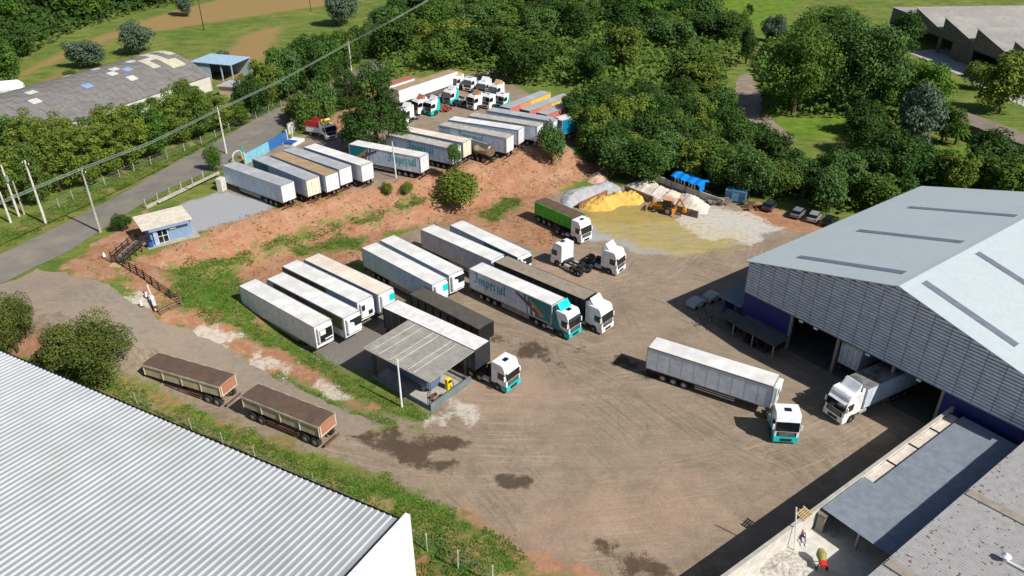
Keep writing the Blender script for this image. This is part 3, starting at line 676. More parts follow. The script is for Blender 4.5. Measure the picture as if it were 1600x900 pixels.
# small portal frame shed beyond its end
pe = U(297, 97, 8.6); pf = U(361, 101, 8.6)
dx_ = (pf - pe); an = math.atan2(dx_.y, dx_.x); wp = dx_.length
ps = thing('blue_portal_shed', 'small pale blue open fronted shed at the end of the vaulted shed', 'building', (pe.x, pe.y, TZ), an)
LB = mat('pale_blue_sheet', (160, 186, 206), .55)
k = MB(); k.prism([(0, 4.6), (wp, 4.3), (wp, 4.2), (0, 4.5)], -.3, 9, 'y'); k.build('roof', LB, ps)
k = MB(); k.box(.2, wp * .45, .1, .25, 0, 4.35); k.box(.2, .35, .26, 8.8, 0, 4.35); k.box(.2, wp - .3, 8.6, 8.8, 0, 4.1); k.build('wall', LB, ps)
for x in (wp - .3, wp * .72): k = MB(); k.box(x, x + .25, 0, .25, 0, 4.2); k.build('post', LB, ps)
o_ = U(375, 150, TZ); sh2 = thing('small_outbuilding', 'low pale outbuilding with flat dark roof behind the roadside trees', 'building', (o_.x, o_.y, TZ), an)
k = MB(); k.box(-4, 5, -2, 3, 0, 2.6); k.build('wall', mat('beige_render', (206, 180, 152), .8), sh2); k = MB(); k.box(-4.4, 5.4, -2.4, 3.4, 2.62, 2.75); k.build('roof', ROOFG, sh2)
o_ = U(-6, 142, TZ + 1.5); tk = thing('white_tank', 'white horizontal tank lying behind the vaulted shed', 'tank', (o_.x, o_.y, TZ), R_(20))
k = MB(); k.tube((-9, 0, 2), (5, 0, 2), 1.7, 18); k.tube((5, 0, 2), (6, 0, 2), 1.7, 18, .9); k.build('shell', WHITE, tk)
for x in (-7, -2, 3): k = MB(); k.box(x, x + .4, -1.2, 1.2, 0, .9); k.build('saddle', CONC, tk)

# ---- guard house
g0 = U(237, 384, TZ); g1 = U(302, 367, TZ); gd = g1 - g0; ga = math.atan2(gd.y, gd.x); gw = gd.length
gh = thing('guard_house', 'small light blue guard house with sloping cream roof beside the gate', 'building', (g0.x, g0.y, TZ), ga)
k = MB(); k.prism([(-.0, 0), (-.0, 2.75), (3.6, 3.05), (3.6, 0)], .15, gw, 'x'); k.build('wall', LBLUE, gh)
k = MB(); k.prism([(-.75, 2.82), (-.75, 2.94), (4.2, 3.36), (4.2, 3.24)], -.9, gw + .2, 'x'); k.build('roof', mat('cream_slab_roof', (208, 200, 182), .8, dirt=(180, 172, 156), dirt_amt=.4), gh)
k = MB(); k.box(-.02, gw - .3, -.72, -.6, 2.35, 2.8); k.box(-.02, .1, -.6, 0, 2.35, 2.8); k.box(gw - .42, gw - .3, -.6, 0, 2.35, 2.8); k.build('canopy_beam', LBLUE, gh)
k = MB(); k.box(1.15, 2.5, -.06, -.01, .1, 2.15); dfr = k.build('door', GLASS, gh)
k = MB(); [k.box(x, x + .07, -.1, -.062, .1, 2.2) for x in (1.08, 1.79, 2.5)]; [k.box(1.08, 2.57, -.11, -.101, z, z + .07) for z in (.06, 1.1, 2.14)]; k.build('frame', WHITE, dfr)
k = MB(); k.box(.5, 1.0, -.42, -.02, 0, 2.2); k.build('projecting_pier', mat('lilac_render', (158, 176, 206), .7), gh)
k = MB(); k.bbox(2.9, 3.75, -.32, -.02, 1.85, 2.2, .04); k.build('air_conditioner', WHITE, gh)
k = MB(); k.box(3.95, 4.5, -.1, -.01, 2.0, 2.35); k.build('vent_window', GLASS, gh)
k = MB(); k.box(-.7, gw + .7, -1.1, 4.3, -.2, .09); k.build('plinth', CONC, gh)
wt = thing('blue_drum', 'dark blue water drum standing against the guard house', 'drum', tuple(g0 + Vector((.1, -.45, .09))), 0)
k = MB(); k.tube((0, 0, 0), (0, 0, .85), .38, 14, .42); k.build('body', BLUE, wt); k = MB(); k.tube((0, 0, .86), (0, 0, .92), .43, 14); k.build('lid', NAVY, wt)

# ---- fuel canopy
ca = U(566, 543.5, 4.4); cb = U(642.7, 504.4, 4.4); cc = U(745.8, 549.8, 4.4); cd = U(671, 598, 4.4)
cx = (cd - ca); La = cx.length; cang = math.atan2(cx.y, cx.x); Wd = (cb - ca).length
fc = thing('fuel_canopy', 'open fuelling canopy with grey sheet roof on lattice posts', 'canopy', (ca.x, ca.y, 0), cang)
CAN = mat('canopy_fibre_sheet', (144, 139, 131), .85, dirt=(178, 175, 168), dirt_amt=.5, dirt_scale=.7)
ribbed(CAN, .35, 0, depth=.014)
k = MB(); k.prism([(0, 4.4), (Wd, 4.55), (Wd, 4.48), (0, 4.33)], 0, La, 'x'); k.build('roof', CAN, fc)
k = MB()
for x in (1.35, 2.6, 4.4, 5.3, 7.3, 8.2): 
    if x < La: k.box(x, x + .05, .1, Wd - .1, 4.53, 4.575)
k.build('roof_batten', mat('pale_batten', (204, 198, 186), .7), fc)
k = MB(); [k.bar((.2, y, 4.2), (La - .2, y, 4.2), .12, .22) for y in (.7, Wd / 2, Wd - .7)]; [k.bar((x, .3, 4.28), (x, Wd - .3, 4.28), .1, .14) for x in (1, La / 2, La - 1)]; k.build('roof_frame', STEELD, fc)
def lattice(x, y):
    k = MB()
    for a, b in ((-.14, -.14), (.14, -.14), (.14, .14), (-.14, .14)): k.tube((x + a, y + b, 0), (x + a, y + b, 4.2), .035, 5)
    for i in range(14):
        z = i * .3; s_ = 1 if i % 2 else -1
        k.tube((x - .14 * s_, y - .14, z), (x + .14 * s_, y - .14, z + .3), .02, 4); k.tube((x + .14, y - .14 * s_, z), (x + .14, y + .14 * s_, z + .3), .02, 4)
    k.build('lattice_post', STEELD, fc)
for x in (1.0, La - 1): 
    for y in (.75, Wd - .75): lattice(x, y)
k = MB(); k.box(.5, La - .6, .35, .5, 0, .7); k.box(La - .6, La - .42, .35, Wd - .3, 0, .95); k.box(.5, La - .61, Wd - .45, Wd - .3, 0, .5); k.build('kerb_wall', CONCG, fc)
k = MB(); k.box(.52, La - .62, .52, Wd - .47, 0, .08); k.build('floor_slab', CONC, fc)
def child_at(n_, l_, c_, x, y, z=0, rz=0):
    p = Vector((x * math.cos(cang) - y * math.sin(cang) + ca.x, x * math.sin(cang) + y * math.cos(cang) + ca.y, z)); return thing(n_, l_, c_, p, cang + rz)
tk = child_at('fuel_tank', 'dark blue grey horizontal fuel tank under the canopy', 'tank', La / 2 - .6, Wd * .45, .08)
k = MB(); k.tube((-3.2, 0, 1.45), (3.2, 0, 1.45), 1.2, 20); k.build('shell', mat('slate_blue_paint', (96, 112, 138), .5), tk)
for x in (-2.4, 2.1): k = MB(); k.box(x, x + .3, -.9, .9, 0, .6); k.build('saddle', CONC, tk)
pu = child_at('fuel_pump', 'yellow fuel pump under the corner of the canopy', 'pump', La - 1.7, Wd * .62, .08)
k = MB(); k.bbox(-.25, .25, -.35, .35, 0, 1.5, .05); k.build('cabinet', mat('bright_yellow_paint', (236, 206, 20), .45), pu); k = MB(); k.box(.252, .27, -.25, .25, .95, 1.3); k.build('display', BLACK, pu); k = MB(); k.path([(.27, .3, 1.1), (.5, .4, .6), (.5, .1, .2), (.3, 0, .6)], .03); k.build('hose', BLACK, pu)
t = child_at('drum_cluster', 'group of small dark containers on the canopy floor', 'containers', La - 1.6, Wd * .32, .08)
k = MB(); [k.tube((rng.uniform(-.5, .5), rng.uniform(-.7, .7), 0), (0, 0, 0), .12, 6) for _ in range(1)]; [k.cbox(rng.uniform(-.5, .5), rng.uniform(-.8, .8), .16, .25, .3, .32) for _ in range(7)]; k.build('container', RUST, t)

# ---- factory with saw-tooth front, top right
f0 = U(1387, 60, 0); pa = U(1400, 55, 0); pb = U(1600, 140, 0)
fd = (pb - pa); fd.normalize(); fa = math.atan2(fd.y, fd.x)
sf = thing('sawtooth_factory', 'weathered concrete factory with saw-tooth gables and open loading bays at the top right', 'building', (pa.x, pa.y, 0), fa)
FRF = mat('old_factory_roof', (146, 142, 136), .85, dirt=(176, 172, 164), dirt_amt=.7, dirt_scale=.12)
Z0 = 6.2
def bay(x0, x1, zl, zr, openw, nm='bay_wall'):
    k = MB(); k.prism([(x0, 4.6), (x0, zl), (x1, zr), (x1, 4.6)], 0, .35, 'y'); k.build(nm, CONCD, sf)
    k = MB(); k.prism([(x0, zl), (x0, zl + .12), (x1, zr + .12), (x1, zr)], -.5, 60, 'y'); k.build('roof', FRF, sf)
    for x in (x0, x1 - .6): k = MB(); k.box(x, x + .6, -.1, .34, 0, 4.59); k.build('pier', CONCD, sf)
bay(9, 26, 10.5, 6.6, 1); bay(26, 43, 10.5, 6.6, 1); bay(43, 60, 10.5, 6.6, 1); bay(-6, 9, 8, 8, 1); bay(60, 77, 10.5, 6.6, 1)
for x in (26, 43, 60): k = MB(); k.box(x - .15, x + .15, .36, 60, 6.7, 10.4); k.build('sawtooth_face', CONCD, sf)
for a_, b_ in ((33, 42.3), (-5.3, 8.3), (60.7, 76.3)): k = MB(); k.box(a_, b_, .02, .3, 0, 4.58); k.build('front_wall', CONCD, sf)
k = MB(); k.box(-6, 77, 12, 12.3, 0, 6.5); k.build('inner_wall', CONCD, sf)
pv = struct(sheet('concrete_apron', [U(a, b, 0) for a, b in ((1415, 80), (1480, 76), (1620, 150), (1620, 175), (1560, 150), (1500, 118))], mat('apron_concrete', (176, 174, 174), .9, dirt=(146, 144, 142), dirt_amt=.5, dirt_scale=.1), .05, step=4))
# ---- low outbuilding, right
l0 = U(1468, 178, 3); l1 = U(1640, 243, 3); ld = (l1 - l0); la = math.atan2(ld.y, ld.x)
lb = thing('low_roofed_block', 'low block with weathered slab roof among the trees at the right edge', 'building', (l0.x, l0.y, 0), la)
k = MB(); k.prism([(0, 3.0), (4.5, 3.7), (4.5, 3.82), (0, 3.12)], 0, 40, 'x'); k.build('roof', mat('weathered_slab', (140, 126, 114), .9, dirt=(96, 88, 80), dirt_amt=.7, dirt_scale=.3), lb)
k = MB(); k.box(.4, 39, .4, .6, 0, 2.95); k.box(.4, .6, .61, 4.2, 0, 2.95); k.build('wall', CONCD, lb)
for x in (11, 21, 31): k = MB(); k.prism([(.05, 3.13), (4.45, 3.83), (4.45, 3.93), (.05, 3.25)], x, x + .2, 'x'); k.build('roof_rib', CONCD, lb)
# ------------------------------------------------------------------ vehicles
def wheel_mesh(r, wd, nm='tyre'):
    k = MB(); n = 20; P = [(r * .58, -wd / 2), (r * .93, -wd / 2), (r, -wd / 2 + .06), (r, wd / 2 - .06), (r * .93, wd / 2), (r * .58, wd / 2)]
    vs = [(pr * math.cos(6.2832 * i / n), py, pr * math.sin(6.2832 * i / n)) for i in range(n) for pr, py in P]
    fs = [(i * 6 + j, i * 6 + (j + 1) % 6, ((i + 1) % n) * 6 + (j + 1) % 6, ((i + 1) % n) * 6 + j) for i in range(n) for j in range(6)]
    k.add(vs, fs); me = k.mesh(nm); me.materials.append(TYRE); return me
def rim_mesh(r, wd, nm='rim'):
    k = MB(); k.tube((0, -wd / 2 + .05, 0), (0, wd / 2 - .05, 0), r * .58, 14); k.tube((0, -wd / 2 + .0, 0), (0, -wd / 2 + .06, 0), r * .2, 8); k.tube((0, wd / 2 - .06, 0), (0, wd / 2, 0), r * .2, 8)
    me = k.mesh(nm); me.materials.append(RIM); return me
_WM = {}
def wheel(parent, x, y, r=.5, wd=.3):
    if (r, wd) not in _WM: _WM[(r, wd)] = (wheel_mesh(r, wd, 'wheel'), rim_mesh(r, wd))
    a, b = _WM[(r, wd)]
    o = bpy.data.objects.new('wheel', a); COL.objects.link(o); o.parent = parent; o.location = (x, y, r)
    q = bpy.data.objects.new('rim', b); COL.objects.link(q); q.parent = o
    return o
# broad-nib strokes of the lettering on the trailers
NIB = (.23, .17)
GL = {
 'I': (1.0, [(-.05, 1.25, .3, 1.45), (.3, 1.45, .8, 1.3), (.62, 1.35, .5, .95), (.5, .95, .68, .45), (.68, .45, .4, .02), (.4, .02, .0, .18), (.0, .18, .1, .38), (.1, .85, .5, .95)]),
 'm': (1.25, [(.05, .8, .12, .95), (.12, .06, .12, .92), (.12, .85, .45, .97), (.5, .06, .5, .92), (.5, .85, .83, .97), (.88, .06, .88, .92), (.88, .06, 1.05, .0)]),
 'p': (.85, [(.05, .8, .14, .95), (.14, -.5, .14, .95), (.14, .85, .45, .97), (.52, .1, .52, .9), (.14, .1, .5, -.02)]),
 'e': (.7, [(.1, .1, .1, .85), (.1, .88, .4, .98), (.4, .95, .42, .6), (.1, .48, .42, .6), (.1, .05, .35, -.02), (.35, .0, .52, .15)]),
 'r': (.65, [(.05, .8, .12, .95), (.12, .05, .12, .92), (.12, .82, .4, .97), (.12, .05, .26, .0)]),
 'i': (.42, [(.02, .82, .12, .95), (.12, .06, .12, .92), (.12, .06, .26, .0), (.1, 1.2, .16, 1.26)]),
 'a': (.8, [(.05, .82, .35, .97), (.45, .06, .45, .92), (.45, .06, .62, .0), (.08, .1, .08, .45), (.08, .5, .42, .6), (.08, .05, .38, .0)]),
 'l': (.45, [(.04, 1.35, .12, 1.45), (.12, .06, .12, 1.42), (.12, .06, .28, .0)]),
}
def lettering(text, size):
    """list of flat quads (x, y) reading left to right, with total width"""
    x = 0; out = []
    for ch in text:
        wd, sts = GL[ch]
        for a, b, c, d in sts:
            nx, ny = NIB[0] / 2, NIB[1] / 2
            pts = [(x + a - nx, b - ny), (x + a + nx, b + ny), (x + c + nx, d + ny), (x + c - nx, d - ny)]
            # pad thin strokes
            ex, ey = c - a, d - b; cr = ex * NIB[1] - ey * NIB[0]
            if abs(cr) < .03: pts = [(x + a - .05, b + .04), (x + a + .05, b - .04), (x + c + .05, d - .04), (x + c - .05, d + .04)]
            out.append([(px * size, py * size) for px, py in pts])
        x += wd
    return out, x * size
def side_art(parent, name, quads, m, flip, L, y, off=.006, x0=0, z0=0, step=.0004):
    """quads in (distance from left edge, height) as seen on that side; flip when the front is at the left"""
    k = MB(); e = 0
    for q in quads:
        yy = (y + off + e) if flip else (-y - off - e); e += step
        k.add([((L - (x0 + a)) if flip else (x0 + a), yy, z0 + b) for a, b in q], [tuple(range(len(q)))])
    return k.build(name, m, parent)
def trailer(label, pos, ang, L=15.0, zt=4.2, zb=1.3, side=SIDEW, roof=ROOFW, nose=WHITE, rear=WHITE, reefer=None, art=None, kind='box_trailer', cat='trailer', group=None, z=0.0, art_flip=False, ax=3, W=2.6, doors=True, legs=True, rails=ALU, stripes=None):
    t = thing(kind, label, cat, (pos[0], pos[1], z), ang, group); h = W / 2
    k = MB(); k.bbox(.02, L - .02, -h + .01, h - .01, zb, zt - .02, .03); body = k.build('cargo_box', side, t)
    k = MB(); k.box(.05, L - .05, -h + .06, h - .06, zt - .019, zt + .012)
    for i in range(1, int(L / 1.25)): k.box(i * 1.25, i * 1.25 + .05, -h + .1, h - .1, zt + .0121, zt + .022)
    k.build('roof', roof, t)
    k = MB()
    for s in (-1, 1):
        k.box(0, L, s * h - .025, s * h + .025, zt - .12, zt + .02); k.box(0, L, s * h - .025, s * h + .025, zb - .06, zb + .06)
    for x in (0, L):
        k.box(x - .03, x + .03, -h + .026, h - .026, zt - .1, zt + .016)
        for s in (-1, 1): k.box(x - .035, x + .035, s * h - .04, s * h + .04, zb - .05, zt + .005)
    k.build('edge_rail', rails, t)
    k = MB()
    for x in np.arange(1.45, L - .6, 1.45):
        for s in (-1, 1): k.box(x - .012, x + .012, s * h - .004 , s * h + .004, zb + .07, zt - .13)
    k.build('panel_joint', mat('joint_grey', (172, 175, 180), .6), t)
    k = MB(); k.box(L - .018, L + .012, -h + .05, h - .05, zb + .02, zt - .11); k.build('front_wall', nose, t)
    if doors:
        for s in (-1, 1):
            k = MB(); k.box(-.045, .018, s * .02 if s > 0 else -h + .06, h - .06 if s > 0 else -.02, zb + .04, zt - .13); d = k.build('rear_door', rear, t)
            k = MB(); [k.tube((-.07, s * y, zb + .06), (-.07, s * y, zt - .15), .022, 5) for y in (.32, .95)]; k.build('lock_rod', GALV, d)
    k = MB(); [k.box(.5, L - .4, s * .5 - .06, s * .5 + .06, zb - .38, zb - .07) for s in (-1, 1)]; [k.box(x, x + .12, -h + .1, h - .1, zb - .2, zb - .075) for x in np.arange(.6, L - .5, 1.6)]
    k.box(.02, .14, -h + .1, h - .1, .45, .62); [k.box(.02, .5, s * .7 - .05, s * .7 + .05, .5, zb - .07) for s in (-1, 1)]
    k.build('chassis', CHAS, t)
    for i in range(ax):
        for s in (-1, 1): wheel(t, 2.1 + i * 1.3, s * (h - .33), .5, .56)
    k = MB(); [k.box(1.4, 2.1 + ax * 1.3 - .5, s * h - .62 * (s > 0) , s * h + .62 * (s < 0), 1.09, 1.13) for s in (-1, 1)]; k.build('mudguard', BLACK, t)
    if legs:
        for s in (-1, 1): k = MB(); k.box(L - 3.3, L - 3.16, s * .75 - .07, s * .75 + .07, .12, zb - .1); k.box(L - 3.4, L - 3.06, s * .75 - .14, s * .75 + .14, .02, .12); k.build('landing_leg', CHAS, t)
    for s in (-1, 1):
        k = MB(); k.box(2.1 + ax * 1.3, L - 3.8, s * (h - .06) - .02, s * (h - .06) + .02, .62, .74); k.box(2.1 + ax * 1.3, L - 3.8, s * (h - .06) - .02, s * (h - .06) + .02, .92, 1.02); k.build('side_guard', ALU, t)
        k = MB(); k.box(-.06, -.02 + .03, s * .95 - .2, s * .95 + .2, .66, .8); k.build('tail_light', RED, t)
    if reefer:
        k = MB(); k.bbox(L + .02, L + .52, -h + .22, h - .22, zt - 2.35, zt - .18, .1); ru = k.build('refrigeration_unit', WHITE, t)
        if reefer == 'dark':
            k = MB(); k.prism([(-.75, zt - .3), (h - .27, zt - .3), (h - .27, zt - 1.45), (-.05, zt - 1.45), (-.15, zt - .8), (-.75, zt - .6)], L + .521, L + .54, 'x'); k.build('grille', GRILL, ru)
        elif reefer == 'open':
            k = MB(); k.box(L + .521, L + .55, -h + .35, h - .4, zt - 2.2, zt - .5); k.build('grille', BLACK, ru)
            k = MB(); k.box(L + .551, L + .6, -h + .4, -.1, zt - 1.2, zt - .55); k.cbox(L + .59, .3, zt - 1.9, .1, 1.2, .12); k.build('cover', WHITE, ru)
        elif reefer == 'teal':
            k = MB(); k.box(L + .521, L + .54, .1, h - .3, zt - 1.35, zt - .35); k.build('teal_panel', TEALL, ru)
        elif reefer == 'vent':
            k = MB(); k.box(L + .521, L + .54, -h + .3, -.5, zt - 1.2, zt - .4); k.box(L + .521, L + .54, .0, .7, zt - 2.1, zt - 1.5); k.build('grille', GRILL, ru)
    if art: art(t, L, h, zb, zt, art_flip)
    if stripes: stripes(t, L, h, zb, zt)
    return t
def art_imperial(full=True, teal=True, size=.98, tx=.9, tcol=mat('lettering_teal', (0, 148, 156), .45)):
    def f(t, L, h, zb, zt, flip):
        qs, wdt = lettering('Imperial', size)
        H_ = zt - zb
        x0 = tx if not flip else L - wdt - tx
        if flip and not teal: x0 = tx
        side_art(t, 'lettering', qs, tcol, flip, L, h, x0=x0, z0=zb + H_ * .4)
        if full:
            # small line of lettering below, unreadable at this size
            k = [[(x0 + wdt * .45 + i * .16, zb + H_ * .28), (x0 + wdt * .45 + i * .16 + .11, zb + H_ * .28), (x0 + wdt * .45 + i * .16 + .11, zb + H_ * .28 + .07), (x0 + wdt * .45 + i * .16, zb + H_ * .28 + .07)] for i in range(14)]
            side_art(t, 'small_lettering', k, TEALD, flip, L, h)
        if teal:
            # coordinates measured from the rear towards the front, mirrored when the front is at the left
            def mq(q): return [((L - a) if flip else a, zb + b * H_) for a, b in q]
            x1 = L * .72
            side_art(t, 'teal_panel', [mq([(x1, .03), (L - .12, .03), (L - .12, .96), (x1 - .7, .96), (x1 - .2, .5)])], TEALD, flip, L, h, off=.006)
            side_art(t, 'white_bar', [mq([(x1 + .25, .05), (x1 + .6, .05), (x1 + .35, .6), (x1 + .0, .6)]), mq([(x1 + 1.1, .05), (x1 + 1.4, .05), (x1 + 1.1, .55), (x1 + .8, .55)]), mq([(x1 - .1, .7), (x1 + .1, .65), (x1 + .05, .94), (x1 - .15, .94)])], WHITE, flip, L, h, off=.012)
            side_art(t, 'red_band', [mq([(x1 - 1.9, .82), (x1 - 1.7, .88), (x1 + 2.3, .28), (x1 + 2.2, .08)])], mat('brown_red_band', (150, 60, 62), .5), flip, L, h, off=.018)
            side_art(t, 'yellow_band', [mq([(x1 + .3, .8), (x1 + .5, .88), (x1 + 3.0, .25), (x1 + 2.4, .12)])], mat('ochre_band', (190, 150, 84), .5), flip, L, h, off=.022)
            side_art(t, 'purple_band', [mq([(x1 - 2.0, .88), (x1 - 1.9, .93), (x1 + .6, .62), (x1 + .5, .55)])], mat('purple_band', (92, 70, 130), .5), flip, L, h, off=.026)
    return f
def side_patch(parts, flipside=-1):
    """coloured panels on the camera side: (name, x0 frac, x1 frac, z0, z1, material)"""
    def f(t, L, h, zb, zt, flip):
        for i, (nm, a, b, c, d, m) in enumerate(parts):
            side_art(t, nm, [[(a * L, zb + c * (zt - zb)), (b * L, zb + c * (zt - zb)), (b * L, zb + d * (zt - zb)), (a * L, zb + d * (zt - zb))]], m, flip, L, h, off=.006 + .004 * i)
    return f
def frame_art(t, L, h, zb, zt, flip): pass

CABS = {}
def tractor(label, pos, ang, top=CABW, low=CABW, spoil=CABW, kind='truck_tractor', axles=2, z=0.0, group=None, spoiler=True, visor=True, hatch=True, lowtint=None, chassis=True, hgt=3.75, cat='truck', wheelbase=5.6, roofc=None, old=False):
    """origin: ground below the middle of the front bumper; +x points forward"""
    t = thing(kind, label, cat, (pos[0], pos[1], z), ang, group)
    # cab: side profile (x,z), front at x=0
    pr = [(-.12, .95), (-.02, 1.05), (0, 1.75), (-.19, 2.78), (-.38, hgt - .35), (-.58, hgt - .08), (-.8, hgt), (-2.15, hgt), (-2.25, hgt - .1), (-2.25, .95)]
    k = MB(); k.prism(pr, -1.26, 1.26, 'y'); cab = k.build('cab', top, t, bevel=.09)
    k = MB(); k.prism([(.02, 1.74), (-.16, 2.76), (-.19, 2.8), (-.23, 2.78), (-.05, 1.74)], -1.2, 1.2, 'y'); k.build('windscreen', GLASS, t)
    for s in (-1, 1):
        k = MB(); y = s * 1.263; k.prism([(-.16, 1.74), (-.36, 2.62), (-1.3, 2.62), (-1.3, 1.82), (-.9, 1.7)], min(y, y + s * .012), max(y, y + s * .012), 'y'); k.build('side_window', GLASS, t)
        k = MB(); k.bbox(-.24, -.08, s * 1.42 - .09, s * 1.42 + .09, 1.85, 2.5, .03); mr_ = k.build('mirror', top if not old else BLACK, t)
        k = MB(); k.prism([(-.1, .42), (.05, .42), (.05, .98), (-.1, 1.0)], s * .95 - .2, s * .95 + .2, 'y'); k.build('headlight', mat('headlight_lens', (206, 212, 220), .15), t)
        k = MB(); k.box(-1.9, -1.1, s * 1.15 - .06, s * 1.15 + .06, .35, .94); k.build('step', low, t)
    k = MB(); k.prism([(-1.0, .3), (-.0, .3), (.09, .42), (.07, 1.06), (-.15, 1.1), (-.15, .96), (-.3, .94), (-1.0, .94)], -1.275, 1.275, 'y'); k.build('bumper', low, t, bevel=.05)
    k = MB(); k.box(-.01, .035, -.98, .98, 1.08, 1.66); gr_ = k.build('grille', GRILL, t)
    k = MB(); [k.box(.036, .05, -.8, .8, z_, z_ + .04) for z_ in (1.22, 1.38, 1.54)]; k.build('grille_bar', ALU if not old else GRILL, gr_)
    k = MB(); k.box(.071, .1, -.6, .6, .5, .85); k.build('lower_grille', GRILL, t)
    if lowtint:
        for s in (-1, 1):
            k = MB(); y = s * 1.266; k.prism([(-.1, .97), (-.08, 1.15), (-1.5, 1.45), (-2.0, 2.9), (-2.24, hgt - .2), (-2.24, .97)], min(y, y + s * .01), max(y, y + s * .01), 'y'); k.build('side_colour', lowtint, t)
    if visor:
        k = MB(); k.prism([(-.1, 2.82), (.06, 2.8), (-.2, 3.0), (-.34, 3.04)], -1.12, 1.12, 'y'); k.build('sun_visor', GRILL if lowtint else top, t)
    if hatch: k = MB(); k.bbox(-1.42, -.86, -.36, .36, hgt + .005, hgt + .06, .02); k.build('roof_hatch', GLASS, t)
    if spoiler:
        k = MB(); k.prism([(-1.45, hgt + .01), (-1.6, hgt + .12), (-2.2, hgt + .85), (-2.28, hgt + .85), (-2.28, hgt + .01)], -1.02, 1.02, 'y'); k.build('roof_spoiler', spoil, t, bevel=.06)
        for s in (-1, 1):
            k = MB(); k.prism([(-2.26, 1.0), (-2.75, 1.0), (-2.75, hgt + .3), (-2.26, hgt + .6)], s * 1.17 - .03, s * 1.17 + .03, 'y'); k.build('side_fairing', lowtint or top, t)
    for s in (-1, 1):
        k = MB(); y = s * 1.279; aa = [(-1.35 + .62 * math.cos(a), .5 + .62 * math.sin(a)) for a in np.linspace(0, math.pi, 11)]; k.prism(aa + [(-1.97, .3), (-.73, .3)], min(y, y + s * .006), max(y, y + s * .006), 'y'); k.build('wheel_arch', BLACK, t)
        wheel(t, -1.35, s * 1.14, .5, .32)
    if chassis:
        xe = -wheelbase - (1.9 if axles == 3 else .9)
        k = MB(); [k.box(xe, -.4, s * .42 - .05, s * .42 + .05, .72, .98) for s in (-1, 1)]; [k.box(x, x + .14, -.37, .37, .78, .94) for x in np.arange(xe + .05, -1, .9)]; k.box(-2.75, -2.3, -.9, .9, .985, 1.25); k.build('chassis', CHAS, t)
        rx = [-wheelbase] + ([-wheelbase - 1.3] if axles == 3 else [])
        for x in rx:
            for s in (-1, 1): wheel(t, x, s * .93, .5, .56)
        k = MB()
        for x in rx:
            for s in (-1, 1):
                k.prism([(x - .56, .75), (x - .5, 1.0), (x - .3, 1.1), (x + .3, 1.1), (x + .5, 1.0), (x + .56, .75), (x + .52, .75), (x + .46, .98), (x + .28, 1.06), (x - .28, 1.06), (x - .46, .98), (x - .52, .75)], s * .95 - .3, s * .95 + .3, 'y')
        k.build('mudguard', BLACK, t)
        k = MB(); x = rx[0] + .1 - (.6 if axles == 3 else 0); k.tube((x, 0, 1.0), (x, 0, 1.16), .48, 14); k.prism([(x - .9, .985), (x - .3, 1.14), (x - .3, .985)], -.3, .3, 'y'); k.build('fifth_wheel', mat('greasy_steel', (58, 56, 54), .4, metal=.5), t)
        for s in (-1, 1): k = MB(); k.tube((-2.7, s * .92, .68), (-3.9, s * .92, .68), .3, 12); k.build('fuel_tank', ALU, t)
    return t
def behind(front, ang, d): return (front[0] - math.cos(ang) * d, front[1] - math.sin(ang) * d)
def pose(A, C, D, z=4.2, z0=0, front='C', W=2.6, L=None):
    """rear centre and heading from three measured roof corners"""
    a = U(*A, z + z0); c = U(*C, z + z0); d = U(*D, z + z0)
    v = c - a; v.z = 0; Lm = v.length; v.normalize(); n_ = Vector((-v.y, v.x, 0))
    if (d - c).dot(n_) < 0: n_ = -n_
    L = L or Lm
    if front == 'C': p = c - v * L + n_ * W / 2; ang = math.atan2(v.y, v.x)
    else: p = c + n_ * W / 2; ang = math.atan2(-v.y, -v.x)
    return (p.x, p.y), ang, L

TEU = mat('weathered_teal_patch', (70, 120, 128), .5)
# lower yard, eight stored trailers
p, a, L = pose((373.1, 446.9), (490, 511.9), (516.5, 497.5)); trailer('white trailer at the left end of the lower row, its nose unit open', p, a, L, reefer='open', z=0, zb=1.1, zt=4.2, group='trailers stored below the embankment')
p, a, L = pose((416.9, 436.2), (536.2, 498.1), (558, 484)); trailer('white roofed trailer with maroon and olive side, second from the left in the lower row', p, a, L, side=SIDEB, reefer='dark', group='trailers stored below the embankment', art=side_patch([('maroon_panel', .08, .55, .45, .98, SIDEM), ('teal_panel', .55, .62, .3, .98, SIDET), ('olive_panel', .62, .98, .35, .98, SIDEO)]))
p, a, L = pose((440.6, 416.2), (557.5, 473.8), (580, 462.5)); trailer('trailer with maroon rear half of its side, third from the left, lower row', p, a, L, side=SIDEB, reefer='vent', group='trailers stored below the embankment', art=side_patch([('maroon_panel', .0, .48, .3, .98, SIDEM), ('olive_panel', .48, .6, .3, .98, SIDEO)]))
p, a, L = pose((475, 405.6), (590.6, 461.2), (613, 450)); trailer('cream roofed trailer with teal square on its nose, lower row', p, a, L, roof=ROOFC, side=SIDEB, reefer='teal', group='trailers stored below the embankment')
p, a, L = pose((565, 387.5), (675, 445.6), (695.6, 433.8)); trailer('white roofed trailer with teal square on its nose, left of the middle pair', p, a, L, reefer='teal', side=SIDEB, group='trailers stored below the embankment')
p, a, L = pose((593.7, 375.6), (701.2, 430.6), (723, 419.4)); trailer('white refrigerated trailer with dark nose grille, right of the middle pair in the lower yard', p, a, L, reefer='dark', side=SIDEB, group='trailers stored below the embankment')
p, a, L = pose((657.5, 358.7), (767.5, 407.5), (785, 398.7)); trailer('white trailer with dust browned lower side, close behind the black box trailer', p, a, L, reefer='vent', group='trailers stored below the embankment', side=mat('dusty_side_panel', (200, 198, 196), .5, dirt=(150, 132, 112), dirt_amt=.5, dirt_scale=.4))
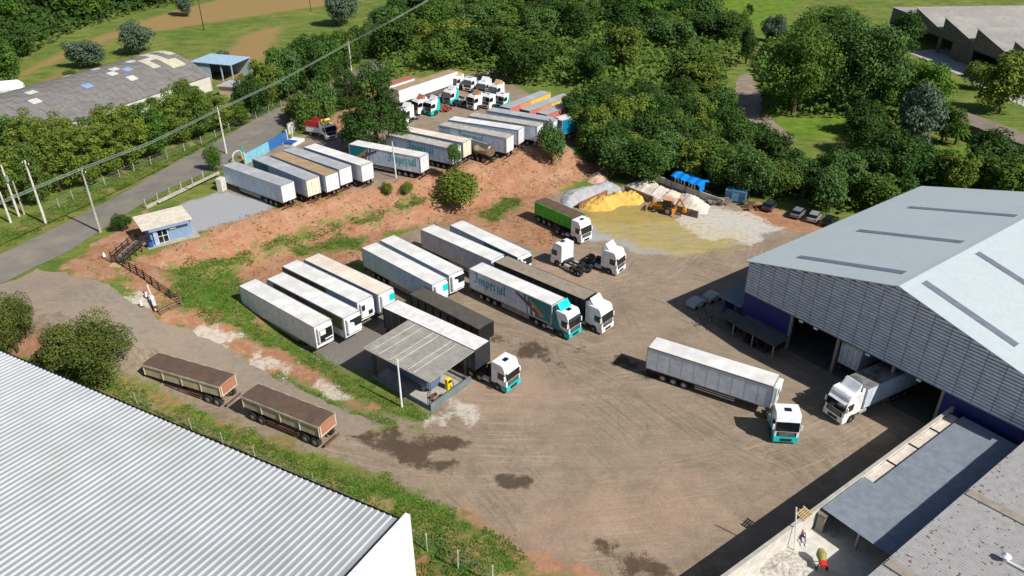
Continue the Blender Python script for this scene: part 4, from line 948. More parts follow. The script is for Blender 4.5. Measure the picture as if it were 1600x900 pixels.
p, a, L = pose((702.9, 351.9), (808.7, 402.5), (825.6, 393.7)); trailer('white roofed trailer with teal front half of its side, farthest right in the lower row', p, a, L, reefer='dark', side=SIDEB, group='trailers stored below the embankment', art=side_patch([('teal_panel', .52, .99, .1, .97, SIDET)]))
# coupled sets
def hook(front, ang, gap=.75): return (front[0] + math.cos(ang) * gap, front[1] + math.sin(ang) * gap)
def set_(label_t, label_c, A, C, D, tk, ck, z=4.2, lead=2.9, off=0, dang=0, **kw):
    p, a, L = pose(A, C, D, z, W=kw.get('W', 2.6))
    t = trailer(label_t, p, a, L, zt=z, legs=False, **tk)
    f = (p[0] + math.cos(a) * (L + lead), p[1] + math.sin(a) * (L + lead)); f = (f[0] - math.sin(a) * off, f[1] + math.cos(a) * off)
    c = tractor(label_c, f, a + dang, axles=3, wheelbase=4.2, **ck)
    return t, c
set_('white trailer with teal blackletter lettering and striped teal graphics coupled to a teal truck', 'teal and white truck with teal roof spoiler pulling the lettered trailer', (733, 420), (861.9, 477.2), (881.9, 465.6),
     dict(art=art_imperial(), side=mat('lettered_side_panel', (206, 212, 226), .4, dirt=(160, 158, 160), dirt_amt=.2), reefer='vent'), dict(low=TEAL, spoil=TEALL, lowtint=TEALD, top=CABW))
set_('black box trailer with grey tarpaulin top parked behind the lettered trailer', 'white truck with white roof spoiler in front of the black box trailer', (772.5, 409.4), (912.5, 468.7), (934.4, 458.1),
     dict(side=BLACK, roof=GREYT, nose=BLACK, rear=BLACK, rails=BLACK), dict(low=CABW, top=CABW, visor=False, hatch=False), lead=3.0)
set_('black sided trailer with pale sheet roof running behind the fuel canopy', 'white truck with teal bumper at the end of the pale roofed black trailer', (598, 481), (742, 548), (763, 532),
     dict(side=mat('slate_side_panel', (52, 56, 68), .5), roof=mat('pale_sheet_roof', (226, 222, 218), .5, dirt=(204, 198, 192), dirt_amt=.3), nose=STEELD, rails=STEELD), dict(low=TEAL, top=CABW, spoiler=False), lead=4.6)
def open_trailer(label, p, ang, L, zt, zb, side, cover, ax=3, W=2.5, ribs=True, post=None, tail=None, kind='tipper_trailer', group=None, tandem_front=False, front_slope=False):
    t = thing(kind, label, 'trailer', (p[0], p[1], 0), ang, group); h = W / 2
    k = MB(); k.prism([(0, zb), (0, zt), (L, zt), (L - (.5 if front_slope else 0), zb)], -h, h, 'y'); k.build('body', side, t)
    k = MB()
    n = 9
    for i in range(n):
        y0 = -h - .05 + (W + .1) * i / n; y1 = -h - .05 + (W + .1) * (i + 1) / n; f = lambda y: zt + .02 + .09 * (1 - (y / (h + .05)) ** 2)
        for j in range(10):
            xa = -.05 + (L + .1) * j / 10; xb = -.05 + (L + .1) * (j + 1) / 10; d1 = .03 * (j % 2); d2 = .03 * ((j + 1) % 2)
            k.add([(xa, y0, f(y0) + d1), (xb, y0, f(y0) + d2), (xb, y1, f(y1) + d2), (xa, y1, f(y1) + d1)], [(0, 1, 2, 3)])
    k.build('tarpaulin', cover, t)
    k = MB(); [k.box(-.04, L + .04, s * (h + .06) - .03, s * (h + .06) + .03, zt - .22, zt + .03) for s in (-1, 1)]; k.build('top_rail', post or side, t)
    if ribs:
        nn = int(L / ribs) if ribs is not True else int(L / .9)
        for i in range(nn + 1):
            x = i * L / nn
            for s in (-1, 1): k = MB(); k.box(max(0, x - .05), min(L, x + .05), s * (h + .04) - .05, s * (h + .04) + .05, zb, zt - .23); k.build('side_rib', post or side, t)
    k = MB(); k.box(-.09, -.01, -h + .02, h - .02, zb, zt - .02); tl = k.build('tailgate', tail or side, t)
    k = MB(); [k.box(-.14, -.091, s * (h - .1) - .07, s * (h - .1) + .07, zb, zt - .02) for s in (-1, 1)]; k.box(-.14, -.091, -h + .18, h - .18, zb + .02, zb + .16); k.build('tailgate_frame', post or side, tl)
    k = MB(); [k.box(-.3, L, s * .5 - .06, s * .5 + .06, zb - .4, zb - .02) for s in (-1, 1)]; k.box(-.4, -.3, -h + .1, h - .1, .4, .65); k.build('chassis', RUST if tandem_front is not None and post else CHAS, t)
    wr_ = .6 if post and ax == 2 else .52; xs = [.9 + i * 1.3 for i in range(ax)]
    if tandem_front: xs += [L - 2.3, L - 1.05]
    for x in xs:
        for s in (-1, 1): wheel(t, x, s * (h - .2), wr_, .5)
    if not tandem_front:
        for s in (-1, 1): k = MB(); k.box(L * .55, L * .55 + .14, s * .75 - .07, s * .75 + .07, .05, zb - .05); k.build('landing_leg', CHAS, t)
    for s in (-1, 1): k = MB(); [k.box(xs[ax - 1] + .8, L - (3.1 if tandem_front else 2.6), s * (h - .05) - .04, s * (h - .05) + .04, z_, z_ + .1) for z_ in (.5, .82)]; k.build('side_guard', RUST if post else CHAS, t)
    return t
p, a, L = pose((641, 460), (748, 515), (768, 502), 3.3)
open_trailer('uncoupled black tipping trailer under a wrinkled black tarpaulin beyond the fuel canopy', p, a, L, 3.3, 1.2, BLACK, BLACKT, ribs=1.4)
# white trailer turning in the yard, cab swung round
p, a, L = pose((1012.5, 542.5), (1208.7, 604.4), (1219.4, 583.7)); a_tr = a
trailer('long white box trailer alone in the open yard, its truck turned sharply', p, a, L, legs=False, side=mat('worn_white_side', (206, 216, 228), .42, dirt=(170, 166, 158), dirt_amt=.4, dirt_scale=.5), roof=ROOFW, rails=mat('grey_brown_rail', (130, 120, 116), .6), reefer='vent')
c1 = G(1203, 692); c2 = G(1248, 692)
f = U(1226.5, 690, .4)
tractor('white roofed teal truck turned towards the camera in the middle of the yard', (f.x, f.y), R_(-96), axles=2, wheelbase=4.3, low=TEAL, lowtint=TEAL, top=CABW, spoiler=False, visor=False, hgt=3.7)
# rigid truck coming out of the hall, and a trailer deep inside
f = U(1300.5, 652, .4); hd = R_(-151)
tractor('white truck with tall roof fairing nosing out of the dark hall', (f.x, f.y), hd, axles=2, wheelbase=8.6, low=CABW, top=CABW, hatch=False, kind='box_truck')
BOXT = bpy.data.objects['box_truck']
p = behind((f.x, f.y), hd, 2.95 + 9.5)
trailer('white box body with black roof stains standing on the truck in the hall doorway', p, hd, 9.5, zt=4.0, zb=1.35, ax=2, legs=False, side=SIDEB, roof=mat('blotched_grey_roof', (132, 130, 130), .6, dirt=(30, 30, 32), dirt_amt=.95, dirt_scale=.9), reefer=None, nose=mat('greyish_white_nose', (210, 214, 220), .5), kind='cargo_body', art=None)  # nose is an even greyish white
cb_ = bpy.data.objects['cargo_body']; del cb_['category']; cb_.parent = BOXT; cb_.location = (-(2.95 + 9.5), 0, 0); cb_.rotation_euler = (0, 0, 0)
q = SD * 74.6 + ND * -35.7
trailer('white trailer backed into the dark of the hall, lock rods facing out', (q.x, q.y), FR, 14.0, side=SIDEW, roof=ROOFG)
# green trailer set
p, a, L = pose((836, 315), (889, 338), (908, 328), 3.5, W=2.5)
open_trailer('bright green high sided tipping trailer with brown tarpaulin by the sand heaps', p, a, 9.3, 3.5, 1.35, GREEN, BROWNT, ribs=1.15, post=mat('light_green_rib', (84, 200, 70), .45))
f = U(916, 376, .4)
tractor('white truck coupled to the bright green tipping trailer', (f.x, f.y), a + R_(2), axles=3, wheelbase=4.0, spoiler=False, visor=False)
# bobtails
f = U(970, 424, .4); tractor('white bobtail truck with pointed roof fairing and bare chassis, right of the pair', (f.x, f.y), R_(-37), axles=3, wheelbase=4.4, low=CABW, top=CABW, hatch=False)
f = U(870, 404, .4); tractor('white bobtail truck facing away from the camera, left of the pair', (f.x, f.y), R_(131), axles=3, wheelbase=4.4, spoiler=False, visor=False)
# two tipping trailers on the driveway
p1, a1_, L1 = pose((222, 570), (342, 605), (370, 580), 3.0, front='A', W=2.6)
open_trailer('rusty cream tipping trailer with brown tarpaulin beside the round tree, rear one of two', p1, a1_, L1, 3.0, 1.6, CREAM, BROWNT, ax=2, ribs=2.4, post=mat('cream_rib_paint', (204, 196, 172), .55, dirt=(150, 112, 88), dirt_amt=.5), tail=BROWNP)
p2, a2_, L2 = pose((377, 620), (497, 668), (526, 644), 3.0, front='A', W=2.6)
open_trailer('rusty cream tipping trailer with red brown tailgate, nearer the yard', p2, a2_, L2, 3.0, 1.6, CREAM, BROWNT, ax=2, tandem_front=True, ribs=2.4, post=mat('cream_rib_paint', (204, 196, 172)), tail=BROWNP)

# ------------------------------------------------------------------ upper yard
g = 'trailers parked in the upper yard'
def up_tr(label, A, C, D, L=15.4, front='A', **kw):
    p, a, L_ = pose(A, C, D, 4.2, TZ, front=front); return trailer(label, p, a, L, z=TZ, group=g, art_flip=(front == 'A'), **kw)
up_tr('bluish white trailer with grey roof, nearest the guard house in the upper yard', (341.3, 256.9), (438.1, 290.6), (460, 281.9), side=SIDEB, roof=ROOFG)
up_tr('grey roofed trailer with yellowed rear doors, second from the guard house', (381, 243), (477.5, 282), (500, 273), side=SIDEB, roof=ROOFG, rear=mat('yellowed_door', (226, 220, 196), .5), art=side_patch([('teal_panel', .0, .3, .2, .97, SIDET)]))
up_tr('white sided trailer with rust brown roof, third from the guard house', (416, 240), (507.5, 275), (527.5, 268), side=SIDEB, roof=ROOFB)
up_tr('white trailer with patchy grey roof beside the rust brown roof, fourth from the guard house', (436, 233), (529.2, 265), (548.7, 260), side=SIDEB, roof=ROOFG)
up_tr('white roofed trailer at the right end of the first five in the upper yard', (468.7, 228), (563.7, 259.4), (583, 253), side=SIDEW, roof=ROOFW)
up_tr('bluish white trailer with teal blackletter lettering standing under the tall dark tree', (538, 224), (656, 246), (670, 240.6), side=SIDEB, roof=ROOFW, art=art_imperial(size=1.0, tx=.7, tcol=mat('light_lettering_teal', (40, 172, 180), .45)))
up_tr('lettered trailer half hidden by the slender bush on the bank', (597, 209), (706, 233), (722, 229), side=SIDEB, roof=ROOFD, art=art_imperial(size=1.0, teal=False, tx=5.2, full=False, tcol=mat('light_lettering_teal', (40, 172, 180))))
up_tr('cream roofed trailer with yellowish doors between lettered trailer and steel tanker', (620, 202), (723, 223), (734, 220), side=SIDEW, roof=ROOFC, rear=mat('yellowed_door', (226, 220, 196)))
up_tr('lettered trailer with brown stained roof right of the steel tanker', (682, 195), (791, 216), (803, 212), side=SIDEB, roof=ROOFD, art=art_imperial(size=.95, teal=False, tx=4.6, full=False, tcol=mat('light_lettering_teal', (40, 172, 180))))
up_tr('plain white trailer directly behind the lettered one with the brown stained roof', (700, 187), (809.7, 203.5), (821, 199.7), side=SIDEB, roof=ROOFW)
up_tr('pale trailer with dirt speckled roof whose end is hidden by the round bush', (729, 180.6), (839, 197.5), (851, 194.5), side=SIDEB, roof=ROOFD)
up_tr('grey roofed bluish white trailer touching the orange and yellow ones', (756.5, 172), (864.5, 190), (872.7, 186), side=SIDEB, roof=ROOFG)
YG = [('coral_panel', .0, .25, .02, .97, COR), ('orange_panel', .25, .5, .02, .97, ORA), ('yellow_panel', .5, 1.0, .02, .97, YEL)]
def col_tr(label, far, NL, NR, roof=ROOFG, cols=YG, side=ORA):
    a = U(*far, TZ + 4.2); c = U(*NL, TZ + 4.2); d = U(*NR, TZ + 4.2); v = a - c; v.z = 0; v.normalize(); n_ = Vector((v.y, -v.x, 0)); ctr = c + n_ * 1.3
    t = trailer(label, (ctr.x, ctr.y), math.atan2(v.y, v.x), 15, z=TZ, group=g, side=side, roof=roof, doors=False, rear=STEELD, art=None)
    k = MB(); k.box(-.05, -.01, -1.2, 1.2, 3.0, 4.0); k.build('vent_opening', GRILL, t)
    for nm, x0, x1, b0, b1, m in cols: side_art(t, nm, [[(x0 * 15, 1.3 + b0 * 2.9), (x1 * 15, 1.3 + b0 * 2.9), (x1 * 15, 1.3 + b1 * 2.9), (x0 * 15, 1.3 + b1 * 2.9)]], m, False, 15, 1.3)
    return t
col_tr('coral and yellow sided trailer at the back, left of the colourful three', (850, 139.7), (781, 166), (796, 170))
col_tr('coral, orange and yellow trailer in the middle of the colourful three', (881.7, 145), (812, 170), (828, 174))
col_tr('coral and orange sided trailer, right of the colourful three', (901, 151.7), (838, 175.7), (860, 179.5), cols=[('coral_panel', 0, .5, .02, .97, COR), ('orange_panel', .5, 1, .02, .97, ORA)])
col_tr('blue teal sided trailer half buried in the trees at the end of the upper yard', (955, 157), (864, 184), (881, 188), roof=ROOFW, cols=[('blue_panel', .0, 1, .02, .97, mat('blue_teal_side', (0, 120, 160), .5))], side=SIDET)
# white trailers along the back edge
a = U(622.5, 141, TZ + 4.2); c = U(717.5, 110, TZ + 4.2); v = c - a; v.z = 0; v.normalize(); n_ = Vector((-v.y, v.x, 0)); p = a + n_ * 1.3
trailer('very bright white trailer lying along the back edge of the upper yard', (p.x, p.y), math.atan2(v.y, v.x), 21, z=TZ, side=WHITE, roof=ROOFB, group=g)
p3 = p + n_ * 4.2 + v * 1.2; trailer('rust roofed trailer behind the very bright white one', (p3.x, p3.y), math.atan2(v.y, v.x), 9, z=TZ, side=WHITE, roof=mat('red_rust_roof', (172, 104, 76), .8), group=g)
# stainless tanker
a = U(700, 214, TZ + 2.6); c = U(767, 233, TZ + 2.6); v = a - c; v.z = 0; v.normalize()
tn = thing('tanker_trailer', 'brownish stainless steel tanker trailer between lettered trailers', 'trailer', (c.x, c.y, TZ), math.atan2(v.y, v.x), g)
k = MB(); k.tube((0, 0, 2.25), (11, 0, 2.25), 1.15, 26); k.tube((-.25, 0, 2.25), (0, 0, 2.25), .95, 26, 1.15); k.build('tank_shell', STAIN, tn, smooth=False)
k = MB(); k.box(1, 10, -.25, .25, 3.4, 3.46); k.build('catwalk', GALV, tn); k = MB(); k.tube((5, 0, 3.4), (5, 0, 3.65), .3, 12); k.build('manhole', ALU, tn)
k = MB(); [k.box(-.3, 10.8, s * .5 - .06, s * .5 + .06, .8, 1.1) for s in (-1, 1)]; k.box(-.5, -.3, -1.1, 1.1, .5, .7); k.build('chassis', CHAS, tn)
for x in (1.0, 2.3, 3.6):
    for s in (-1, 1): wheel(tn, x, s * .95, .5, .5)
# parked and wrecked cabs
SPY = YEL
CB = [('white cab with red and yellow roof fairing beside the tall dark tree', 648, 176, CABW, CABW, mat('salmon_paint', (206, 120, 100), .5), None), ('teal sided cab with white roof, nearest the trailers in the upper yard', 668, 178, CABW, TEAL, CABW, TEAL), ('teal sided cab with white roof behind a rust heap', 698, 161, CABW, TEAL, CABW, TEAL),
      ('white cab with tan fairing under the end of the bright white trailer', 708, 138, CABW, CABW, mat('tan_fairing', (204, 170, 100), .5), None), ('flat roofed white cab at the back of the parked cabs', 730, 141, CABW, CABW, None, None), ('white cab with small peaked fairing at the back right of the parked cabs', 752, 147, CABW, CABW, CABW, None),
      ('white cab with orange brown fairing in the middle of the parked cabs', 735, 169, CABW, CABW, mat('brown_fairing', (190, 140, 96), .6), None), ('white cab with sandy yellow fairing at the right of the parked cabs', 770, 152, CABW, CABW, mat('sand_fairing', (224, 184, 130), .5), None),
      ('low white cab with dark windscreen next to the grey roofed trailer', 758, 168, CABW, CABW, None, None), ('white and teal cab half covered by weeds at the end of the parked cabs', 780, 167, CABW, TEAL, None, TEAL), ('white cab tucked under the branches of the tall dark tree', 628, 190, CABW, CABW, CABW, None)]
for i, (lb_, u_, v_, tp, lw, sp_, tint) in enumerate(CB):
    f = U(u_, v_, TZ + .4); tractor(lb_, (f.x, f.y), R_(-128 + (i * 37 % 17) - 8), top=tp, low=lw, spoil=sp_ or CABW, spoiler=sp_ is not None, lowtint=tint, z=TZ, axles=2, wheelbase=4.0, visor=False, old=True, hgt=3.2, group='cabs parked in the upper yard', chassis=(i % 2 == 0))
f = U(519, 216, TZ + .4); t = tractor('old white truck with yellow spoiler in front of the red box beside the road', (f.x, f.y), R_(-50), top=CABW, low=CABW, spoil=YEL, z=TZ, axles=2, visor=False, old=True, hgt=3.0, chassis=False, wheelbase=4)
p = behind((f.x, f.y), R_(-38), 6.8)
k = thing('red_box_trailer', 'short open box with red side panels behind the old white truck', 'trailer', (p[0], p[1], TZ), R_(-25))
b_ = MB(); b_.box(0, 4.4, -1.2, 1.2, .9, 2.0); b_.build('body', WHITE, k); b_ = MB(); b_.box(0, 4.4, -1.25, -1.15, 2.01, 3.2); b_.box(4.3, 4.4, -1.14, 1.2, 2.01, 3.2); b_.box(0, 4.2, 1.14, 1.2, 2.01, 3.2); b_.build('red_panel', RED, k)
for x in (1, 3.2):
    for s in (-1, 1): wheel(k, x, s * 1.0, .48, .3)
# rust heaps and small junk among the cabs
for (u_, v_, lb_, m_) in ((692, 172, 'heap of rust red scrap between the parked cabs', mat('rust_red_scrap', (150, 72, 50), .85)), (722, 166, 'heap of dark engine parts between the parked cabs', CHAS), (682, 156, 'jumble of blue and dark truck parts left of the teal cab', NAVY)):
    q = U(u_, v_, TZ); t = thing('scrap_pile', lb_, 'scrap', tuple(q), rng.uniform(0, 3)); k = MB()
    for i in range(24): k.cbox(rng.uniform(-2, 2), rng.uniform(-1.4, 1.4), rng.uniform(.1, .9), rng.uniform(.3, 1.2), rng.uniform(.2, .8), rng.uniform(.1, .5))
    k.build('parts', m_, t)
# plain pieces beside the upper yard's road wall
w0 = U(383, 247, TZ + 1.2); w1 = U(455, 207, TZ + 1.2)
dv = w1 - w0; wa_ = math.atan2(dv.y, dv.x)
bw = thing('painted_boundary_wall', 'boundary wall of pale blue and deep blue panels along the road', 'wall', (w0.x, w0.y, TZ), wa_)
k = MB(); k.box(0, dv.length * .48, -.1, .1, 0, 1.9); k.build('pale_blue_panel', mat('aqua_wall', (122, 184, 204), .7), bw)
k = MB(); k.box(dv.length * .48 + .02, dv.length * .88, -.1, .1, 0, 2.0); k.build('deep_blue_panel', mat('azure_wall', (44, 104, 166), .7), bw)
k = MB(); [k.box(x, x + .25, -.16, .16, 0, 2.3) for x in (-.3, dv.length * .88 + .03, dv.length)]; k.build('post', CONCW, bw)
w2 = U(500, 172, TZ + 1); w1b = U(450, 203, TZ + 1); dv = w2 - w1b
bw = thing('plain_boundary_wall', 'plain pale concrete wall continuing along the road towards the trees', 'wall', (w1b.x, w1b.y, TZ), math.atan2(dv.y, dv.x)); k = MB(); k.box(0, dv.length * .55, -.1, .1, 0, 2.1); k.build('wall', CONCW, bw); k = MB(); k.box(-.02, dv.length * .55 + .02, -.14, .14, 2.11, 2.19); k.build('coping', CONC, bw)
w0 = U(228, 322, TZ + .5); w1 = U(342, 268, TZ + .5); dv = w1 - w0
lw_ = thing('low_white_wall', 'low white wall with stacked white sheets between guard house and trailers', 'wall', (w0.x, w0.y, TZ), math.atan2(dv.y, dv.x)); k = MB(); k.box(0, dv.length, -.08, .08, 0, .55); k.build('wall', CONC, lw_); k = MB(); k.box(2, dv.length * .6, -.7, -.12, .3, .42); k.box(dv.length * .5, dv.length * .95, -.9, -.12, .5, .62); k.build('white_sheet', ROOFD, lw_)
k = MB(); [k.box(i * 2.6, i * 2.6 + .16, .11, .27, 0, 1.7) for i in range(int(dv.length / 2.6))]; k.build('post', CONC, lw_)
pw = U(341, 268, TZ); t = thing('concrete_pier', 'squat white pier under the corner of the nearest upper trailer', 'pier', (U(348, 297, TZ).x, U(348, 297, TZ).y, TZ), wa_); k = MB(); k.box(-.7, .7, -.5, .5, 0, 2.2); k.build('block', CONCW, t)
t = thing('white_arch_frame', 'white and teal curved scrap frame behind the nearest upper trailers', 'scrap', tuple(U(372, 252, TZ)), wa_); k = MB(); k.path([(-1.4, 0, 0), (-1.3, 0, 1.4), (-.7, 0, 1.9), (.7, 0, 1.9), (1.3, 0, 1.4), (1.4, 0, 0)], .12); k.build('frame', CONCW, t); k = MB(); k.box(1.7, 1.9, -.1, .1, 0, 2.4); k.build('teal_post', TEAL, t)
t = thing('blue_white_sheets', 'pile of white and royal blue sheets by the boundary wall', 'sheets', tuple(U(455, 225, TZ)), wa_); k = MB(); k.box(-1.5, 2.6, -1.5, 1, 0, .5); k.build('white_stack', WHITE, t); k = MB(); k.box(-1.6, .4, -1.2, .6, .51, .75); k.build('blue_stack', BLUE, t)
# ------------------------------------------------------------------ heaps and storage bays
def heap(name, label, cat, poly, Hh, run, m, base=None, nz=.12, seed=1, st=.35):
    P = [tuple(G(a, b)[:2]) for a, b in poly]
    xs = np.arange(min(p[0] for p in P), max(p[0] for p in P) + st, st); ys = np.arange(min(p[1] for p in P), max(p[1] for p in P) + st, st)
    X, Y = np.meshgrid(xs, ys); d = sdf(X, Y, P); Z = H(X, Y)
    h = Hh * np.clip(d / run, 0, 1) ** .9 + nz * (lump(X, Y, 1.3, seed) + .6 * lump(X, Y, 3.1, seed + 3)) * np.clip(d, 0, 1)
    h = np.where(d > -st, h, -1); Z = Z + np.maximum(h, -.15 + 0 * h) + np.where(d < 0, -.2, 0.05)
    id_ = np.arange(X.size).reshape(X.shape); k = MB(); k.v = [tuple(v) for v in np.stack([X, Y, Z], -1).reshape(-1, 3)]
    use = d > -st
    for j in range(X.shape[0] - 1):
        for i in range(X.shape[1] - 1):
            if use[j, i] and use[j, i + 1] and use[j + 1, i] and use[j + 1, i + 1]: k.f.append((id_[j, i], id_[j, i + 1], id_[j + 1, i + 1], id_[j + 1, i]))
    k.mi = [0] * len(k.f); o = k.build(name, m, smooth=True); tag(o, label, cat); return o
SAND = mat('yellow_sand', (212, 176, 88), .95, var=.12, scale=1.2, dirt=(204, 150, 66), dirt_amt=.7, dirt_scale=.5, bump=.8, bscale=2.5)
GRAV = mat('grey_crushed_stone', (166, 166, 168), .95, bump=.7, bscale=4)
WSTN = mat('white_powder_heap', (218, 208, 196), .95, dirt=(196, 170, 150), dirt_amt=.5, bump=.6, bscale=3)
PINKS = mat('pinkish_spoil', (196, 160, 138), .95, bump=.6, bscale=2)
heap('sand_heap', 'heap of bright yellow sand in the storage bay behind the green trailer', 'sand', [(905, 327), (912, 316), (935, 308), (965, 304), (1000, 303), (1010, 312), (1000, 321), (970, 322), (955, 330), (925, 331)], 1.6, 3.2, SAND, seed=2, nz=.32)
heap('gravel_heap', 'long heap of pale grey crushed stone behind the yellow sand', 'gravel', [(874, 312), (885, 298), (925, 290), (948, 282), (968, 292), (975, 301), (930, 306), (903, 318), (890, 330), (878, 328)], 1.35, 3.2, GRAV, seed=4, nz=.16)
heap('powder_heap', 'heap of whitish powder left of the blue tarpaulin shelter', 'powder', [(978, 290), (995, 282), (1020, 280), (1032, 292), (1062, 302), (1095, 318), (1082, 332), (1040, 318), (1000, 300)], 1.7, 4.4, WSTN, seed=7, nz=.22)
heap('powder_heap', 'pointed whitish powder heap directly behind the yellow backhoe', 'powder', [(1046, 318), (1060, 305), (1085, 308), (1110, 322), (1105, 335), (1075, 334)], 2.0, 3.4, WSTN, seed=9, nz=.2)
heap('spoil_heap', 'small pinkish spoil heap at the foot of the embankment behind the grey gravel', 'spoil', [(915, 284), (925, 270), (945, 268), (952, 282), (935, 290)], 1.6, 3, PINKS, seed=6)
def bay_wall(label, a, b, h, m=CONCD, tck=.25):
    p = G(*a); q = G(*b); d = q - p; t = thing('bay_wall', label, 'wall', (p.x, p.y, min(p.z, q.z)), math.atan2(d.y, d.x)); k = MB(); k.box(0, math.hypot(d.x, d.y), -tck / 2, tck / 2, -.3, h); k.build('wall', m, t)
    k = MB(); [k.box(x, x + .12, -tck / 2 - .1, -tck / 2 - .002, -.3, h - .1) for x in np.arange(.4, math.hypot(d.x, d.y) - .2, 2.4)]; k.build('buttress', m, t)
bay_wall('low dark wall between the yellow sand and the whitish powder', (976, 300), (1020, 318), 1.3)
bay_wall('low dark wall ending in the yard right of the yellow backhoe', (1052, 330), (1090, 341), 1.25)
bay_wall('long grey wall behind the powder heaps below the trees', (1022, 282), (1130, 322), 1.2, CONC)
bay_wall('low rusty wall curving round the back of the yellow sand', (904, 326), (948, 306), 1.1, mat('rusty_wall', (140, 100, 74), .9))

# ------------------------------------------------------------------ backhoe loader
q = G(1018, 327); q2 = G(1058, 336); dv = q - q2; ba = math.atan2(dv.y, dv.x) + R_(4)
cen = (q + q2) / 2
BY = mat('orange_yellow_paint', (214, 138, 34), .45, dirt=(150, 110, 60), dirt_amt=.5)
bh = thing('backhoe_loader', 'orange yellow backhoe loader working at the sand heap', 'loader', tuple(cen), ba)
k = MB(); k.prism([(.3, .9), (.3, 1.75), (2.1, 1.55), (2.3, .8)], -.45, .45, 'y'); k.build('engine_hood', BY, bh, bevel=.05)
k = MB(); k.box(-1.6, 2.2, -.4, .4, .55, .95); k.box(-1.9, -1.5, -1.1, 1.1, .5, 1.0); k.build('frame', BY, bh)
k = MB(); k.prism([(-1.3, 1.0), (-1.3, 2.5), (.15, 2.5), (.35, 1.6), (.3, 1.0)], -.68, .68, 'y'); k.build('cab', mat('cab_dark_glass', (34, 38, 42), .2), bh)
k = MB(); k.bbox(-1.5, .4, -.8, .8, 2.52, 2.66, .04); k.build('cab_roof', mat('tan_cab_roof', (206, 150, 104), .6), bh)
for y in (-.74, .74): wheel(bh, -.85, y * 1.25, .72, .42); wheel(bh, 1.6, y * 1.2, .45, .3)
k = MB(); [k.bar((.2, s * .62, 1.4), (2.3, s * .62, 1.2), .12, .2) for s in (-1, 1)]; [k.bar((2.3, s * .62, 1.2), (3.0, s * .62, .5), .12, .2) for s in (-1, 1)]; k.build('loader_arm', BY, bh)
k = MB(); k.prism([(2.9, .1), (3.9, .06), (3.9, .12), (3.1, .3), (3.05, .95), (2.9, .95)], -1.15, 1.15, 'y'); k.build('bucket', mat('worn_bucket', (176, 150, 110), .5, metal=.3), bh)
k = MB(); k.bar((-1.7, 0, 1.0), (-2.5, 0, 3.0), .26, .34); k.build('boom', BY, bh); k = MB(); k.bar((-2.5, 0, 3.0), (-3.5, .05, 1.5), .2, .28); k.build('dipper_arm', BY, bh)
k = MB(); k.prism([(-3.7, 1.4), (-3.3, 1.45), (-3.1, .9), (-3.4, .7), (-3.8, .8)], -.35, .35, 'y'); k.build('digging_bucket', BY, bh)
for s in (-1, 1): k = MB(); k.bar((-1.7, s * 1.0, .9), (-1.9, s * 1.35, .1), .14, .2); k.cbox(-1.9, s * 1.38, .05, .5, .45, .08); k.build('stabiliser', BY, bh)

# ------------------------------------------------------------------ blue tarpaulin shelter and container
t0 = U(1050, 272, 2.6); t1 = U(1092, 287, 2.6); dv = t1 - t0; ta = math.atan2(dv.y, dv.x)
bt = thing('tarpaulin_shelter', 'shelter with bright blue tarpaulin roof under the edge of the wood', 'shelter', (t0.x, t0.y, 0), ta)
TARP = mat('bright_blue_tarpaulin', (0, 132, 224), .5, bump=.4, bscale=2)
k = MB(); Lb = dv.length + .6; nn = 12
for i in range(nn):
    xa, xb = Lb * i / nn, Lb * (i + 1) / nn; za = .12 * math.sin(i * 1.9); zb_ = .12 * math.sin((i + 1) * 1.9)
    k.add([(xa, -.4, 2.35 + za), (xb, -.4, 2.35 + zb_), (xb, 1.0, 2.9 + zb_), (xa, 1.0, 2.9 + za)], [(0, 1, 2, 3)]); k.add([(xa, 1.0, 2.9 + za), (xb, 1.0, 2.9 + zb_), (xb, 2.6, 2.5 + zb_), (xa, 2.6, 2.5 + za)], [(0, 1, 2, 3)])
k.add([(Lb, -.4, 2.35), (Lb, -.45, 1.4), (Lb, 1.0, 1.3), (Lb, 1.0, 2.85)], [(0, 1, 2, 3)]); k.build('tarpaulin', TARP, bt)
for x in (.3, Lb / 2, Lb - .3):
    for y in (-.2, 2.4): k = MB(); k.tube((x, y, 0), (x, y, 2.35), .06, 6); k.build('post', WOODD, bt)
k = MB(); [k.tube((x, rng.uniform(.2, 1.6), 0), (x + rng.uniform(-.2, .2), .4, 2.0), .13, 8) for x in np.arange(.6, Lb - .4, .75)]; tag(k.build('stacked_pipe', mat('grey_white_pipe', (180, 182, 186), .6)), 'upright grey pipes stored under the blue tarpaulin', 'pipes').matrix_world = bt.matrix_basis.copy()
cq = G(1147, 317); ct = thing('shipping_container', 'faded blue container in the shade below the trees', 'container', (cq.x, cq.y, 0), R_(-25))
k = MB(); k.box(-1.8, 1.8, 0, 2.2, .12, 2.2); k.build('body', mat('faded_blue_paint', (70, 120, 150), .6, dirt=(90, 100, 110), dirt_amt=.5), ct)
k = MB(); [k.box(x, x + .1, -.05, -.003, .2, 2.1) for x in np.arange(-1.7, 1.7, .3)]; k.build('side_corrugation', mat('faded_blue_paint', (70, 120, 150)), ct); k = MB(); k.box(-.6, .6, -.08, -.06, .4, 1.9); k.build('door', mat('light_faded_blue', (96, 146, 172), .6), ct)
